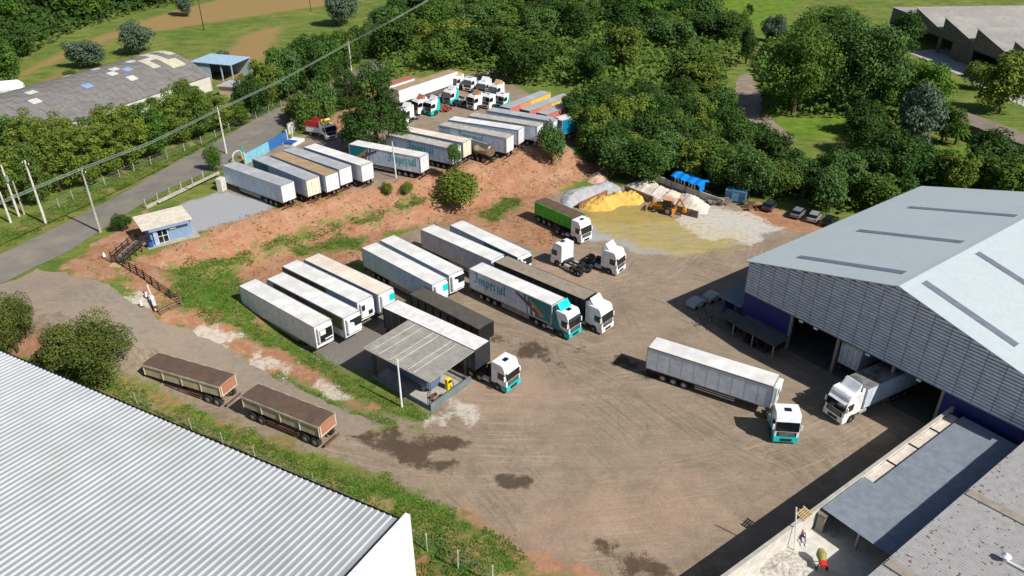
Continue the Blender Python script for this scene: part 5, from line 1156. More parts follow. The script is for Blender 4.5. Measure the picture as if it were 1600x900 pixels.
for i, (u_, v_, lb_) in enumerate([(1112, 302, 'dark scrap pile between the blue tarpaulin shelter and the faded container'), (1180, 325, 'dark scrap pile right of the faded blue container'), (1122, 318, 'mixed rubble and boards at the foot of the trees, left of the container')]):
    q = G(u_, v_); t = thing('scrap_pile', lb_, 'scrap', tuple(q), 0); k = MB()
    for j in range(22): k.cbox(rng.uniform(-2, 2), rng.uniform(-1.2, 1.2), rng.uniform(.1, .9), rng.uniform(.2, 1.6), rng.uniform(.1, .8), rng.uniform(.08, .4))
    k.build('parts', (CHAS, RUST, CONCD)[i], t)

# ------------------------------------------------------------------ cars in the shade
def car(label, u, v, ang, m, L=4.1, pickup=False):
    q = G(u, v); t = thing('parked_car', label, 'car', tuple(q), ang, 'cars parked below the trees behind the hall'); h = .84
    k = MB(); k.prism([(-L / 2, .35), (-L / 2 - .04, .75), (-L / 2 + .1, .98), (-L / 2 + .9, 1.0), (L / 2 - 1.15, .98), (L / 2 - .1, .8), (L / 2 + .02, .5), (L / 2, .3)], -h, h, 'y'); k.build('body', m, t, bevel=.08)
    k = MB(); k.prism([(-L / 2 + .15, 1.0), (-L / 2 + .45, 1.42), (.35, 1.45), (L / 2 - 1.1, .99)], -h + .1, h - .1, 'y'); k.build('window', GLASS, t, bevel=.05)
    k = MB(); k.bbox(-L / 2 + .5, .35, -h + .17, h - .17, 1.42, 1.49, .03); k.build('roof', m, t)
    for x in (-L / 2 + .75, L / 2 - .8):
        for s in (-1, 1): wheel(t, x, s * (h - .1), .31, .2)
    for s in (-1, 1):
        k = MB(); k.box(L / 2 - .06, L / 2 + .03, s * .6 - .16, s * .6 + .16, .55, .7); k.build('headlight', WHITE, t); k = MB(); k.box(-L / 2 - .07, -L / 2 - .02, s * .66 - .12, s * .66 + .12, .7, .9); k.build('tail_light', RED, t)
DK = mat('dark_grey_car_paint', (52, 56, 64), .3, coat=.5); SV = mat('silver_car_paint', (178, 182, 188), .3, metal=.4, coat=.5)
car('dark grey hatchback in the shade, farthest left of the parked cars', 1203, 326, R_(52), DK)
car('grey estate car with pale roof left of the silver hatchback', 1247, 337, R_(52), mat('mid_grey_car_paint', (116, 120, 128), .3, coat=.5))
car('silver hatchback with its tail towards the yard', 1272, 343, R_(55), SV)
car('black car nearest the hall roof edge, right of the silver hatchback', 1296, 350, R_(50), BLACK)

# ------------------------------------------------------------------ poles, cable, fences
def pole(label, u, v, h, lean=(0, 0), arms=True, lamp=None, z=None, m=CONCW, r=.2, cat='utility pole', box=False, kind='utility_pole'):
    q = G(u, v) if z is None else U(u, v, z)
    t = thing(kind, label, cat, tuple(q), R_(-30), 'utility poles along the road' if kind == 'utility_pole' else None)
    k = MB(); k.tube((0, 0, -.2), (lean[0], lean[1], h), r, 10, r * .62); k.build('shaft', m, t, smooth=False)
    if arms:
        k = MB(); k.cbox(lean[0], lean[1], h - .6, 1.9, .12, .12); k.cbox(lean[0] * .9, lean[1] * .9, h - 1.8, .12, 1.3, .12); k.build('crossarm', WOODD, t)
        for x in (-.8, 0, .8): k = MB(); k.tube((x + lean[0], lean[1], h - .54), (x + lean[0], lean[1], h - .3), .06, 6); k.build('insulator', WHITE, t)
    if lamp:
        k = MB(); k.path([(lean[0], lean[1], h - 1.6), (lamp[0] * .5, lamp[1] * .5, h - .9), (lamp[0], lamp[1], h - .8)], .05); k.build('lamp_arm', GALV, t)
        k = MB(); k.bbox(lamp[0] - .35, lamp[0] + .3, lamp[1] - .13, lamp[1] + .13, h - .86, h - .72, .03); k.build('lamp_head', GALV, t)
    if box: k = MB(); k.tube((.3, 0, h - 2.6), (.3, 0, h - 1.7), .3, 10); k.build('transformer', GALV, t)
    return q, h
tops = []
def ph(b, t_, z0):
    P = U(b[0], b[1], z0); best = (1e9, 0)
    for h in np.arange(3, 16, .1):
        d = Vector((P.x, P.y, P.z + h - CH)); uu = 800 + F_ * d.dot(rt) / d.dot(fw); vv = 450 - F_ * d.dot(up) / d.dot(fw)
        e = (uu - t_[0]) ** 2 + (vv - t_[1]) ** 2
        if e < best[0]: best = (e, h)
    return best[1]
for lb_, b, t_, kw in [('tall concrete pole standing alone at the left beside the verge', (72, 350), (35, 252), {}), ('concrete pole between road and orange soil near the guard house', (157, 363), (126, 263), {'m': CONC}), ('concrete pole with street lamp arm by the roadside trees', (354, 240), (340, 168), {'lamp': (-2.0, .4), 'arms': False}), ('slim concrete pole at the bend of the road among the bushes', (550, 117), (545, 65), {'arms': False}),
                       ('leaning concrete pole at the left edge behind the tall one', (30, 338), (0, 258), {'arms': False, 'box': True}), ('short concrete pole at the far left edge by the road', (17, 348), (-3, 300), {'arms': False}), ('dark thin pole just right of the leaning pole at the left edge', (38, 335), (18, 283), {'m': CONC, 'arms': False, 'r': .16}),
                       ('dark timber pole standing in the field at the top left', (319, 48), (309, -8), {'m': WOODD, 'r': .16}), ('dark short pole in the field above the bushes at the top', (486, 18), (484, -20), {'m': WOODD, 'r': .14, 'arms': False})]:
    h = ph(b, t_, TZ); pole(lb_, b[0], b[1], h, z=TZ, **kw)
h = ph((625, 635), (624, 562), 0); pole('white post with a small camera box standing in front of the fuel canopy', 628, 636, h + .2, arms=False, m=WHITE, r=.13, cat='post', kind='camera_pole', z=0)
q = U(627, 634, 0); 
pole('leaning pale post in front of the lettered trailer under the tree', 619, 278, 6.6, arms=False, z=TZ, m=CONCW, r=.16, lean=(-.2, 0))
cab = MB(); pts = []
for (u_, v_, z_) in ((-60, 340, TZ + 10), (0, 318, TZ + 10.0), (126, 265, TZ + 10.2), (235, 224, TZ + 9.4), (342, 172, TZ + 9.4), (440, 126, TZ + 8.6), (545, 68, TZ + 8.6), (610, 34, TZ + 14), (665, 3, TZ + 18), (720, -40, TZ + 22)): pts.append(U(u_, v_, z_))
fine = []
for i in range(len(pts) - 1):
    for j in range(4): fine.append(pts[i].lerp(pts[i + 1], j / 4))
fine.append(pts[-1])
for o_ in ((0, 0), (.0, .17), (.12, .32), (-.1, -.14)): cab.path([p + Vector((o_[0], 0, o_[1])) for p in fine], .032, 5)
tag(cab.build('overhead_cable', mat('grey_green_cable', (132, 148, 132), .6)), 'thick grey bundle of overhead cables running along the road', 'cable')
def fence(label, pts, h, step, m, wires, kind='wire_fence', r=.07, z=None, wm=GALV, sq=True):
    P = [G(a, b) if z is None else U(a, b, z) for a, b in pts]
    t = thing(kind, label, 'fence', tuple(P[0])); o = P[0]; allp = []
    for a, b in zip(P, P[1:]):
        n_ = max(1, round((b - a).length / step)); allp += [a.lerp(b, i / n_) for i in range(n_)]
    allp.append(P[-1])
    for p in allp[:100]:
        l_ = p - o; l_.z = Hs(p.x, p.y) - o.z if z is None else 0; k = MB(); k.tube((l_.x, l_.y, l_.z - .2), (l_.x + rng.uniform(-.08, .08), l_.y, l_.z + h), r, 6); k.build('post', m, t)
    k = MB()
    for wz_ in wires:
        for a, b in zip(allp, allp[1:]): k.tube(a - o + Vector((0, 0, wz_)), b - o + Vector((0, 0, wz_)), .018 if wm is GALV else .055, 4, cap=False)
    k.build('rail' if wm is not GALV else 'wire', wm, t)
fence('wire fence on pale concrete posts between the roadside trees and the verge', [(70, 338), (115, 312), (165, 290), (210, 268), (262, 248), (315, 226), (380, 196), (440, 168), (500, 140)], 1.7, 4.5, CONC, (.5, 1.0, 1.5), z=TZ)
fence('wire fence with curved pale posts along the bottom bank by the white warehouse', [(640, 842), (668, 862), (716, 888), (770, 912)], 2.3, 4.0, CONCW, (.6, 1.2, 1.8), r=.06)
fence('wire fence with pale post tops following the white warehouse eave', [(215, 632), (300, 672), (400, 718), (490, 760), (570, 800)], 1.7, 6, CONC, (.6, 1.2), r=.05)
fence('curved timber rail fence between the two round trees', [(60, 560), (85, 540), (110, 533), (130, 545)], 1.1, 1.6, WOODD, (.4, .9), kind='timber_fence', wm=WOODD)
fence('black timber rail fence running down from the loading ramp', [(183, 412), (215, 430), (250, 455), (283, 478)], 1.5, 2.0, WOODD, (.3, .7, 1.05, 1.4), kind='timber_fence', wm=WOODD, r=.09)
fence('brown timber rail fence closing the pen beside the gate post', [(252, 493), (268, 485), (284, 478)], 1.5, 1.6, mat('weathered_rail', (128, 108, 84), .85), (.3, .7, 1.05, 1.4), kind='timber_fence', wm=mat('weathered_rail', (128, 108, 84), .85), r=.08)
# timber loading ramp
r0 = G(186, 412); r1 = G(222, 386); dv = r1 - r0
lr = thing('loading_ramp', 'black timber cattle ramp leading up to the guard house', 'ramp', tuple(r0), math.atan2(dv.y, dv.x)); Lr_ = math.hypot(dv.x, dv.y)
k = MB(); [k.box(x, x + .2, -.8, .8, .5 + x / Lr_ * .5, .56 + x / Lr_ * .5) for x in np.arange(0, Lr_, .27)]; k.build('deck', mat('grey_planks', (130, 124, 114), .85), lr)
for s in (-1, 1):
    k = MB(); [k.bar((0, s * .9, z_), (Lr_, s * .9, z_ + .5), .06, .14) for z_ in (.7, 1.1, 1.5)]; k.build('side_rail', WOODD, lr)
    for x in np.arange(0, Lr_, 1.3): k = MB(); k.cbox(x, s * .97, .8 + x / Lr_ * .25, .14, .12, 2.0); k.build('post', WOODD, lr)
k = MB(); k.box(-1.2, 0, -.9, .9, -.1, .12); k.build('landing', WOOD, lr)
# fallen gate post with barrier, cones
q = G(245, 486); gp_ = thing('barrier_post', 'white metal barrier arm with weathered post leaning at the drive entrance', 'barrier', tuple(q), R_(120))
k = MB(); k.bar((-.4, 0, .3), (1.7, .1, 1.4), .42, .3); k.build('counterweight', mat('worn_white_metal', (206, 204, 200), .6, dirt=(120, 110, 100), dirt_amt=.5), gp_); k = MB(); k.bar((1.7, .1, 1.4), (3.4, .2, 2.3), .16, .16); k.build('arm', mat('pale_wood_arm', (196, 184, 166), .7), gp_); k = MB(); k.box(-.3, .2, -.25, .25, 0, .75); k.build('stand', RUST, gp_)
for (u_, v_, lb_) in ((230, 466, 'white bag on a dark stand above the barrier'), (222, 480, 'small white marker stone left of the barrier'), (164, 404, 'white and red marker beside the grey gravel strip')):
    q = G(u_, v_); t = thing('marker_post', lb_, 'marker', tuple(q)); k = MB(); k.tube((0, 0, .3), (0, 0, .95), .22, 8, .12); k.build('head', WHITE, t); k = MB(); k.cbox(0, 0, .15, .3, .3, .3); k.build('base', RUST, t)
# lean dead shrub near guard house
# ------------------------------------------------------------------ things by the concrete wall
def pallet(label, s, m, z, rx=0, ry=0, rz=0, mm=WOOD):
    p = SD * s - ND * m; t = thing('pallet', label, 'pallet', (p.x, p.y, z), 0, 'timber pallets by the concrete wall'); t.rotation_euler = (rx, ry, FR + rz)
    k = MB(); [k.box(-.6, .6, y, y + .12, .1, .13) for y in np.arange(-.5, .45, .19)]; k.build('top_board', mm, t); k = MB(); [k.box(x, x + .1, -.5, .5, 0, .098) for x in (-.6, -.05, .5)]; k.build('bearer', mm, t)
pallet('pale timber pallet resting tilted on top of the concrete wall', 48.2, 23.5, WT + .15, rx=R_(12), ry=R_(-6))
pallet('pale timber pallet leaning in the wall shadow, nearest the hall end', 42.4, 24.0, .2, rx=R_(-62))
pallet('dark pallet leaning against the yard side of the wall, below the pale one', 40.6, 24.0, .2, rx=R_(-65), mm=WOODD)
pallet('dark pallet lying flat in the shadow beside the wall', 45.2, 24.7, .02, mm=WOODD)
pallet('second dark pallet lying flat farther up the shadowed wall', 47.4, 24.6, .02, rz=.3, mm=WOODD)
t = thing('white_pole', 'thin white pole leaning against the bright side of the concrete wall', 'pole', tuple(SD * 46.4 - ND * 22.6 + Vector((0, 0, 1.5)))); k = MB(); k.tube((0, 0, 0), (-.5, .5, 4.6), .06, 6); k.build('shaft', WHITE, t)
t = thing('leaning_plank', 'grey plank lying in the dark shed entrance', 'plank', tuple(U(1300, 840, 1.5))); k = MB(); k.bar((0, 0, .05), (.9, 1.6, .5), .22, .05); k.build('board', ALU, t)
t = thing('covered_rack', 'tall pale covered rack standing under the grey annex roof', 'rack', tuple(U(1281, 826, 1.5)), FR + .2); k = MB(); k.bbox(-.4, .5, -.35, .35, 0, 1.9, .05); k.build('cover', mat('pale_dust_sheet', (150, 144, 134), .9), t); k = MB(); k.box(-.45, .55, -.4, .4, 1.91, 1.98); k.build('top', CONCD, t)
# concrete mixer
q = U(1281, 884, 1.5); mx_ = thing('concrete_mixer', 'small concrete mixer with mossy yellow drum and red stand', 'mixer', tuple(q), R_(85))
k = MB(); k.tube((-.25, 0, 1.0), (.35, 0, 1.3), .36, 14, .55); k.tube((.35, 0, 1.3), (.85, 0, 1.55), .55, 14, .28, cap=False); k.build('drum', mat('mossy_yellow_paint', (140, 130, 40), .6, dirt=(190, 186, 150), dirt_amt=.6), mx_)
k = MB(); k.bar((-.5, -.5, .1), (0, 0, 1.0), .1, .1); k.bar((-.5, .5, .1), (0, 0, 1.0), .1, .1); k.bar((.5, 0, .05), (0, 0, 1.0), .1, .1); k.build('frame', mat('dark_red_paint', (120, 26, 24), .6), mx_)
k = MB(); k.bbox(-.85, -.3, -.3, .3, .75, 1.2, .04); k.build('motor_cover', mat('bright_red_cover', (222, 40, 30), .5), mx_)
for s in (-1, 1): wheel(mx_, -.5, s * .55, .22, .1)
mx_.scale = (.82, .82, .82)
# aggregate heap with pebbles
AG = mat('pale_aggregate', (206, 200, 190), .95, dirt=(90, 80, 70), dirt_amt=.95, dirt_scale=3.2, bump=.8)
p0 = U(1222, 882, 1.5); k = MB(); n = 26; vs = [(p0.x, p0.y, 1.95)]
for r_, z_ in ((.7, 1.85), (1.5, 1.62), (2.3, 1.505)):
    vs += [(p0.x + r_ * (1 + .12 * math.sin(i * 1.7)) * math.cos(6.2832 * i / n), p0.y + r_ * .8 * (1 + .1 * math.cos(i * 2.3)) * math.sin(6.2832 * i / n), z_ + rng.uniform(-.05, .05) * (z_ > 1.55)) for i in range(n)]
fs = [(0, 1 + i, 1 + (i + 1) % n) for i in range(n)] + [(1 + r_ * n + i, 1 + r_ * n + n + i, 1 + r_ * n + n + (i + 1) % n, 1 + r_ * n + (i + 1) % n) for r_ in range(2) for i in range(n)]
k.add(vs, fs); tag(k.build('aggregate_heap', AG), 'low speckled heap of aggregate on the pale floor behind the wall', 'aggregate')
# person sitting against the wall
def person(label, loc, rz, joints, edges, rad, cloth):
    t = thing('person', label, 'person', loc, rz)
    me = bpy.data.meshes.new('body'); me.from_pydata(joints, edges, []); o = link('body', me, None, t)
    m1 = o.modifiers.new('skin', 'SKIN'); o.modifiers.new('sub', 'SUBSURF').levels = 1
    for i, v in enumerate(me.skin_vertices[0].data): v.radius = (rad[i], rad[i]); v.use_root = (i == 0)
    bpy.context.view_layer.update(); dg = bpy.context.evaluated_depsgraph_get(); nm = bpy.data.meshes.new_from_object(o.evaluated_get(dg)); o.modifiers.clear(); o.data = nm
    for m in cloth: nm.materials.append(m)
    return t, o
J = [(0, 0, .18), (0, 0, .36), (0, .02, .58), (0, .03, .68), (.02, .0, .84), (.2, .02, .6), (-.2, .02, .6), (.28, .18, .4), (-.27, .2, .42), (.2, .38, .38), (-.18, .4, .4), (.1, .02, .16), (-.1, .02, .16), (.16, .42, .42), (-.16, .44, .4), (.2, .78, .08), (-.16, .82, .08), (.21, .93, .07), (-.17, .97, .07), (.19, .44, .36), (-.16, .47, .37)]
E_ = [(0, 1), (1, 2), (2, 3), (3, 4), (2, 5), (2, 6), (5, 7), (6, 8), (7, 9), (8, 10), (0, 11), (0, 12), (11, 13), (12, 14), (13, 15), (14, 16), (15, 17), (16, 18), (9, 19), (10, 20)]
rd = [.15, .15, .14, .06, .1, .07, .07, .045, .045, .035, .035, .1, .1, .07, .07, .045, .045, .045, .045, .03, .03]
pl = U(1252, 839, 1.5)
pt, po = person('person sitting on the pale floor against the foot of the concrete wall', (pl.x, pl.y, 1.5), math.atan2(-ND.x, ND.y) + math.pi + 2.4, J, E_, rd, [mat('brown_shirt_and_skin', (150, 96, 66), .8), NAVY])
for pg in po.data.polygons:
    if pg.center.z < .45 and pg.center.y < .75 and (abs(pg.center.x) < .17 or pg.center.y > .3) and pg.center.z < .5: pg.material_index = 1
k = MB(); [k.bbox(x - .06, x + .06, .84, 1.1, .0, .13, .02) for x in (.2, -.17)]; k.build('shoe', WHITE, pt)
k = MB(); k.tube((.02, -.01, .88), (.02, -.01, .97), .105, 10, .06); k.build('cap', mat('faded_cap', (200, 150, 120), .8), pt)

# ------------------------------------------------------------------ vegetation
def leafmat(name, c1, c2, c3, rough=.75):
    m = bpy.data.materials.new(name); m.use_nodes = True; n = m.node_tree.nodes; l = m.node_tree.links; b = n['Principled BSDF']
    at = n.new('ShaderNodeAttribute'); at.attribute_name = 'tint'; oi = n.new('ShaderNodeObjectInfo')
    a = n.new('ShaderNodeMix'); a.data_type = 'RGBA'; a.inputs[6].default_value = (*lin(c1), 1); a.inputs[7].default_value = (*lin(c2), 1); l.new(at.outputs['Fac'], a.inputs[0])
    r = n.new('ShaderNodeMath'); r.operation = 'MULTIPLY'; r.inputs[1].default_value = .65; l.new(oi.outputs['Random'], r.inputs[0])
    b2 = n.new('ShaderNodeMix'); b2.data_type = 'RGBA'; b2.inputs[7].default_value = (*lin(c3), 1); l.new(a.outputs[2], b2.inputs[6]); l.new(r.outputs[0], b2.inputs[0])
    l.new(b2.outputs[2], b.inputs['Base Color']); b.inputs['Roughness'].default_value = rough; b.inputs['Specular IOR Level'].default_value = .2
    tr = n.new('ShaderNodeBsdfTranslucent'); l.new(b2.outputs[2], tr.inputs[0]); ms = n.new('ShaderNodeMixShader'); ms.inputs[0].default_value = .16
    l.new(b.outputs[0], ms.inputs[1]); l.new(tr.outputs[0], ms.inputs[2]); l.new(ms.outputs[0], n['Material Output'].inputs[0])
    return m
LF1 = leafmat('broadleaf_foliage', (54, 90, 30), (100, 134, 50), (92, 110, 46))
LF2 = leafmat('olive_foliage', (78, 98, 34), (132, 146, 58), (98, 120, 44))
LF3 = leafmat('blue_green_foliage', (54, 90, 44), (96, 128, 64), (84, 112, 54))
LF4 = leafmat('dark_foliage', (36, 66, 26), (72, 104, 40), (64, 88, 36))
LF5 = leafmat('bright_foliage', (60, 104, 30), (112, 148, 48), (86, 124, 40))
LF7 = leafmat('mottled_olive_foliage', (52, 74, 28), (116, 124, 54), (88, 98, 44))
LF6 = leafmat('grey_green_foliage', (70, 92, 72), (110, 128, 104), (90, 108, 84))
def crown_mesh(name, seed, n_leaf, leaf, m, R=1.0, Hc=1.0, ncl=38, shape='round', rc=(.2, .36)):
    """foliage in clumps through the crown volume; unit radius, bottom at z=0, height Hc"""
    r = np.random.RandomState(seed); cs = []
    while len(cs) < ncl:
        p = r.uniform(-1, 1, 3); z = (p[2] + 1) / 2
        if shape == 'round':
            an_ = math.atan2(p[1], p[0]); lim = .76 + .06 * math.sin(3 * an_ + seed) if name == 'crown_full' else .66 + .2 * math.sin(2 * an_ + seed) + .14 * math.sin(5 * an_ + seed * 2 + p[2] * 3); ok = .3 < (p[0] ** 2 + p[1] ** 2 + (p[2] * .95) ** 2) ** .5 < lim + .06
        elif shape == 'cone': rad = (1 - z) ** .8 * .9 + .08; q_ = math.hypot(p[0], p[1]); ok = q_ < rad and q_ > rad * .35
        elif shape == 'column': rad = .9 * math.sin((z * .8 + .16) * math.pi) ** .5; q_ = math.hypot(p[0], p[1]); ok = rad * .3 < q_ < rad
        elif shape == 'pine': rad = (1 - z) ** .75 * .95 + .1; q_ = math.hypot(p[0], p[1]); ok = rad * .45 < q_ < rad and math.sin(z * 34) > -.5
        else: rad = .82 * (1 - abs(z - .45) ** 2 * 1.6); q_ = math.hypot(p[0], p[1]); ok = q_ < rad and (z > .6 or q_ > .4)
        if ok: cs.append((p[0] * .8, p[1] * .8, z * .82 + .09, r.uniform(*rc), r.uniform(0, 1)))
    cs = np.array(cs); w_ = cs[:, 3] ** 2; w_ /= w_.sum(); ci = r.choice(len(cs), n_leaf, p=w_)
    d = r.normal(size=(n_leaf, 3)); d /= np.linalg.norm(d, axis=1)[:, None]; d[:, 2] = np.where((d[:, 2] < -.2) & (r.rand(n_leaf) < .6), -d[:, 2], d[:, 2])
    rr_ = cs[ci, 3] * np.where(r.rand(n_leaf) < .82, r.uniform(.75, 1.12, n_leaf), r.uniform(.3, .8, n_leaf))
    P = cs[ci, :3] * [1, 1, Hc] + d * rr_[:, None]
    nrm = d + r.normal(0, .55, (n_leaf, 3)) + [0, 0, .25]; nrm /= np.linalg.norm(nrm, axis=1)[:, None]
    t1 = np.cross(nrm, r.normal(size=(n_leaf, 3))); t1 /= np.linalg.norm(t1, axis=1)[:, None]; t2 = np.cross(nrm, t1)
    s = leaf * r.uniform(.6, 1.35, n_leaf)[:, None]
    Q = np.stack([P - t1 * s, P - t2 * s * .62 + nrm * s * .12, P + t1 * s, P + t2 * s * .62 + nrm * s * .12], 1).reshape(-1, 3)
    me = bpy.data.meshes.new(name); c = len(Q); me.vertices.add(c); me.vertices.foreach_set('co', Q.ravel()); me.loops.add(c); me.loops.foreach_set('vertex_index', np.arange(c)); me.polygons.add(n_leaf); me.polygons.foreach_set('loop_start', np.arange(n_leaf) * 4); me.update()
    tint = np.clip(cs[ci, 4] * .7 + r.uniform(0, .45, n_leaf) - .1, 0, 1); a = me.attributes.new('tint', 'FLOAT', 'POINT'); a.data.foreach_set('value', np.repeat(tint, 4)); me.materials.append(m)
    return me
def trunk_mesh(seed, hgt=1.0, r0=.06, spread=.5, nb=6, slant=0):
    r = random.Random(seed); k = MB(); top = Vector((r.uniform(-.06, .06) + slant, r.uniform(-.06, .06), hgt)); mid = top * .5 + Vector((r.uniform(-.04, .04), r.uniform(-.04, .04), 0))
    k.tube((0, 0, -.05), mid, r0, 7, r0 * .72); k.tube(mid, top, r0 * .72, 7, r0 * .35)
    for i in range(nb):
        f = r.uniform(.35, .95); st_ = mid.lerp(top, max(0, f * 2 - 1)) if f > .5 else mid * (f * 2); a = i * 6.283 / nb + r.uniform(-.4, .4)
        e1 = st_ + Vector((math.cos(a) * spread * .5, math.sin(a) * spread * .5, r.uniform(.1, .2))); e2 = e1 + Vector((math.cos(a + .3) * spread * .4, math.sin(a + .3) * spread * .4, r.uniform(.08, .25)))
        k.tube(st_, e1, r0 * .4, 5, r0 * .26); k.tube(e1, e2, r0 * .26, 5, r0 * .1)
    me = k.mesh('trunk'); me.materials.append(BARK); return me
CR = {}
def crown(kind, i):
    key = (kind, i)
    if key in CR: return CR[key]
    sd = hash(kind) % 1000 if False else sum(map(ord, kind)) + i * 31
    spec = {'wood': (7000, .046, (LF1, LF2, LF3, LF1)[i % 4], 1.9, 56, 'round', (.13, .34)), 'big': (20000, .025, (LF1, LF3)[i % 2], 1.7, 90, 'round', (.14, .28)), 'round': (20000, .021, LF7, 1.55, 70, 'round', (.11, .3)),
            'conifer': (9000, .042, (LF2, LF1, LF4)[i % 3], 3.0, 80, 'column', (.13, .27)), 'pine': (13000, .03, LF4, 2.2, 70, 'pine', (.13, .26)), 'dark': (7000, .046, LF4, 1.9, 44, 'round', (.2, .36)), 'bright': (9000, .036, LF5, 1.5, 54, 'round', (.16, .3)), 'grey': (7000, .045, LF6, 1.35, 44, 'round', (.2, .34)), 'bush': (5000, .045, (LF2, LF1, LF3)[i % 3], 1.25, 30, 'round', (.22, .4))}[kind]
    n_, lf, m, hc, nc, shp, rc = spec
    CR[key] = crown_mesh('crown_full' if kind == 'round' else 'crown', sd, n_, lf, m, Hc=hc, ncl=nc, shape=shp, rc=rc); return CR[key]
TRK = [trunk_mesh(i) for i in range(4)]
ntree = 0
def tree(kind, i, x, y, z, width, height, label, group=None, base=.18, name='tree', cat='tree'):
    """base: share of the height that is bare trunk"""
    global ntree; ntree += 1
    t = thing(name, label, cat, (x, y, z), rng.uniform(0, 6.28), group)
    cm = crown(kind, i); c = bpy.data.objects.new('crown', cm); COL.objects.link(c); c.parent = t
    hc = {'wood': 1.9, 'big': 1.7, 'round': 1.55, 'conifer': 3, 'pine': 2.2, 'dark': 1.9, 'bright': 1.5, 'grey': 1.35, 'bush': 1.25}[kind]
    c.location = (0, 0, height * base - height * .04); c.scale = (width / 2, width / 2 * rng.uniform(.88, 1.1), height * (1 - base) / hc)
    k = bpy.data.objects.new('trunk', TRK[i % 4]); COL.objects.link(k); k.parent = t; k.scale = (height * .45 if kind != 'conifer' else height * .18, height * .45 if kind != 'conifer' else height * .18, height * (.66 if kind != 'conifer' else .5))
    return t
def gtree(kind, i, u, v, wpx, hpx, label, group=None, base=.18, z=None, **k):
    """base pixel on the ground; crown width and total height given in picture pixels at that distance"""
    p = G(u, v) if z is None else U(u, v, z); dist = (p - Vector((0, 0, CH))).dot(fw); mpp = dist / F_
    return tree(kind, i, p.x, p.y, p.z, wpx * mpp, hpx * mpp / math.cos(PITCH * .9), label, group, base, **k)
# the two round trees by the drive and other trees one can single out
gtree('round', 0, 155, 598, 158, 108, 'round dark green tree next to the rusty trailers, right of the two by the drive', base=.12)
gtree('bush', 1, 105, 590, 85, 45, 'low lobe of bushes joined to the left side of the round tree by the drive', base=.05, name='bush', cat='bush')
gtree('round', 1, 28, 548, 108, 98, 'round tree at the left edge of the picture beside the drive', base=.12)
gtree('pine', 0, 590, 236, 124, 136, 'tall dark spreading conifer standing among the trailers', base=.12)
gtree('pine', 1, 545, 168, 70, 80, 'dark leafy tree at the road bend behind the spreading conifer', base=.1)
gtree('bush', 0, 716, 314, 100, 40, 'dense bush with reddish patches on the embankment below the lettered trailer', base=.05, name='bush', cat='bush')
gtree('wood', 2, 712, 290, 34, 66, 'slender light green sapling in front of the half hidden lettered trailer', base=.5)
gtree('bush', 2, 862, 252, 62, 58, 'round green bush on the embankment edge at the end of the white trailers', base=.05, name='bush', cat='bush')
gtree('bush', 0, 605, 302, 24, 16, 'small green bush on the embankment, left of two', base=0, name='bush', cat='bush'); gtree('bush', 0, 636, 300, 30, 13, 'small green bush on the embankment, right of two', base=0, name='bush', cat='bush')
gtree('bush', 1, 335, 268, 30, 40, 'ragged bush beside the road at the corner of the nearest upper trailer', base=.1, name='bush', cat='bush')
gtree('dark', 0, 192, 362, 34, 30, 'nearly leafless dark shrub between pole and guard house', base=.1, name='bush', cat='bush')
for i, (u_, v_, w_, h_, lb_) in enumerate([(475, 200, 62, 52, 'leafy shrub left of the pair between road and upper yard'), (508, 188, 68, 62, 'leafy shrub right of the pair between road and upper yard')]): gtree('bush', i + 1, u_, v_, w_, h_, lb_, base=.03, name='bush', cat='bush')
# roadside row in front of the vaulted shed
row = [(20, 322, 72, 120), (58, 318, 70, 118), (95, 300, 74, 116), (62, 270, 70, 100), (20, 262, 76, 90), (135, 292, 72, 118), (172, 276, 70, 112), (140, 258, 64, 92), (208, 262, 70, 108), (105, 262, 70, 96), (245, 245, 62, 98), (215, 236, 60, 84), (280, 226, 62, 96), (312, 216, 62, 90), (300, 200, 60, 80), (345, 204, 54, 66), (372, 196, 44, 46), (178, 245, 60, 88), (-18, 330, 74, 110), (258, 222, 56, 80)]
for i, (u_, v_, w_, h_) in enumerate(row): gtree('conifer', (0, 1, 0)[i % 3], u_, v_, w_ * 1.06, h_ * rng.uniform(.8, .98), 'yellowish green feathery tree in the close row between road and vaulted shed', 'roadside row in front of the vaulted shed', base=.06)
# bushes on the far side of the road further up
for i, (u_, v_, w_, h_) in enumerate([(395, 182, 60, 62), (420, 170, 64, 76), (452, 158, 66, 84), (485, 146, 64, 84), (515, 128, 60, 74), (440, 130, 60, 56), (480, 118, 64, 56), (405, 160, 50, 50), (535, 108, 56, 60), (560, 96, 56, 52), (590, 78, 56, 46), (510, 96, 56, 44), (610, 62, 50, 44), (455, 186, 34, 30)]): gtree('wood' if i % 3 else 'dark', i % 4, u_, v_, w_, h_, 'dense green tree in the thicket on the field side of the road', 'thicket beside the upper road', base=.04)
for i, (u_, v_, w_, h_, kd, lb_) in enumerate([(20, 142, 76, 80, 'wood', 'large yellow green tree at the left edge above the vaulted shed'), (138, 106, 74, 40, 'grey', 'rounded dark bush behind the vaulted shed, left of two'), (218, 84, 70, 44, 'grey', 'rounded dark bush behind the vaulted shed, right of two'), (350, 101, 30, 20, 'grey', 'small grey green bush by the pale blue shed'), (536, 40, 74, 52, 'grey', 'bare looking grey tree in the field above the road'), (620, 42, 60, 40, 'dark', 'dark bush at the end of the upper road'), (292, 25, 42, 34, 'grey', 'thin small tree in the ploughed field at the top left'), (110, 122, 20, 12, 'bush', 'small pale bush in the meadow behind the vaulted shed')]): gtree(kd, i, u_, v_, w_, h_, lb_, base=.12)
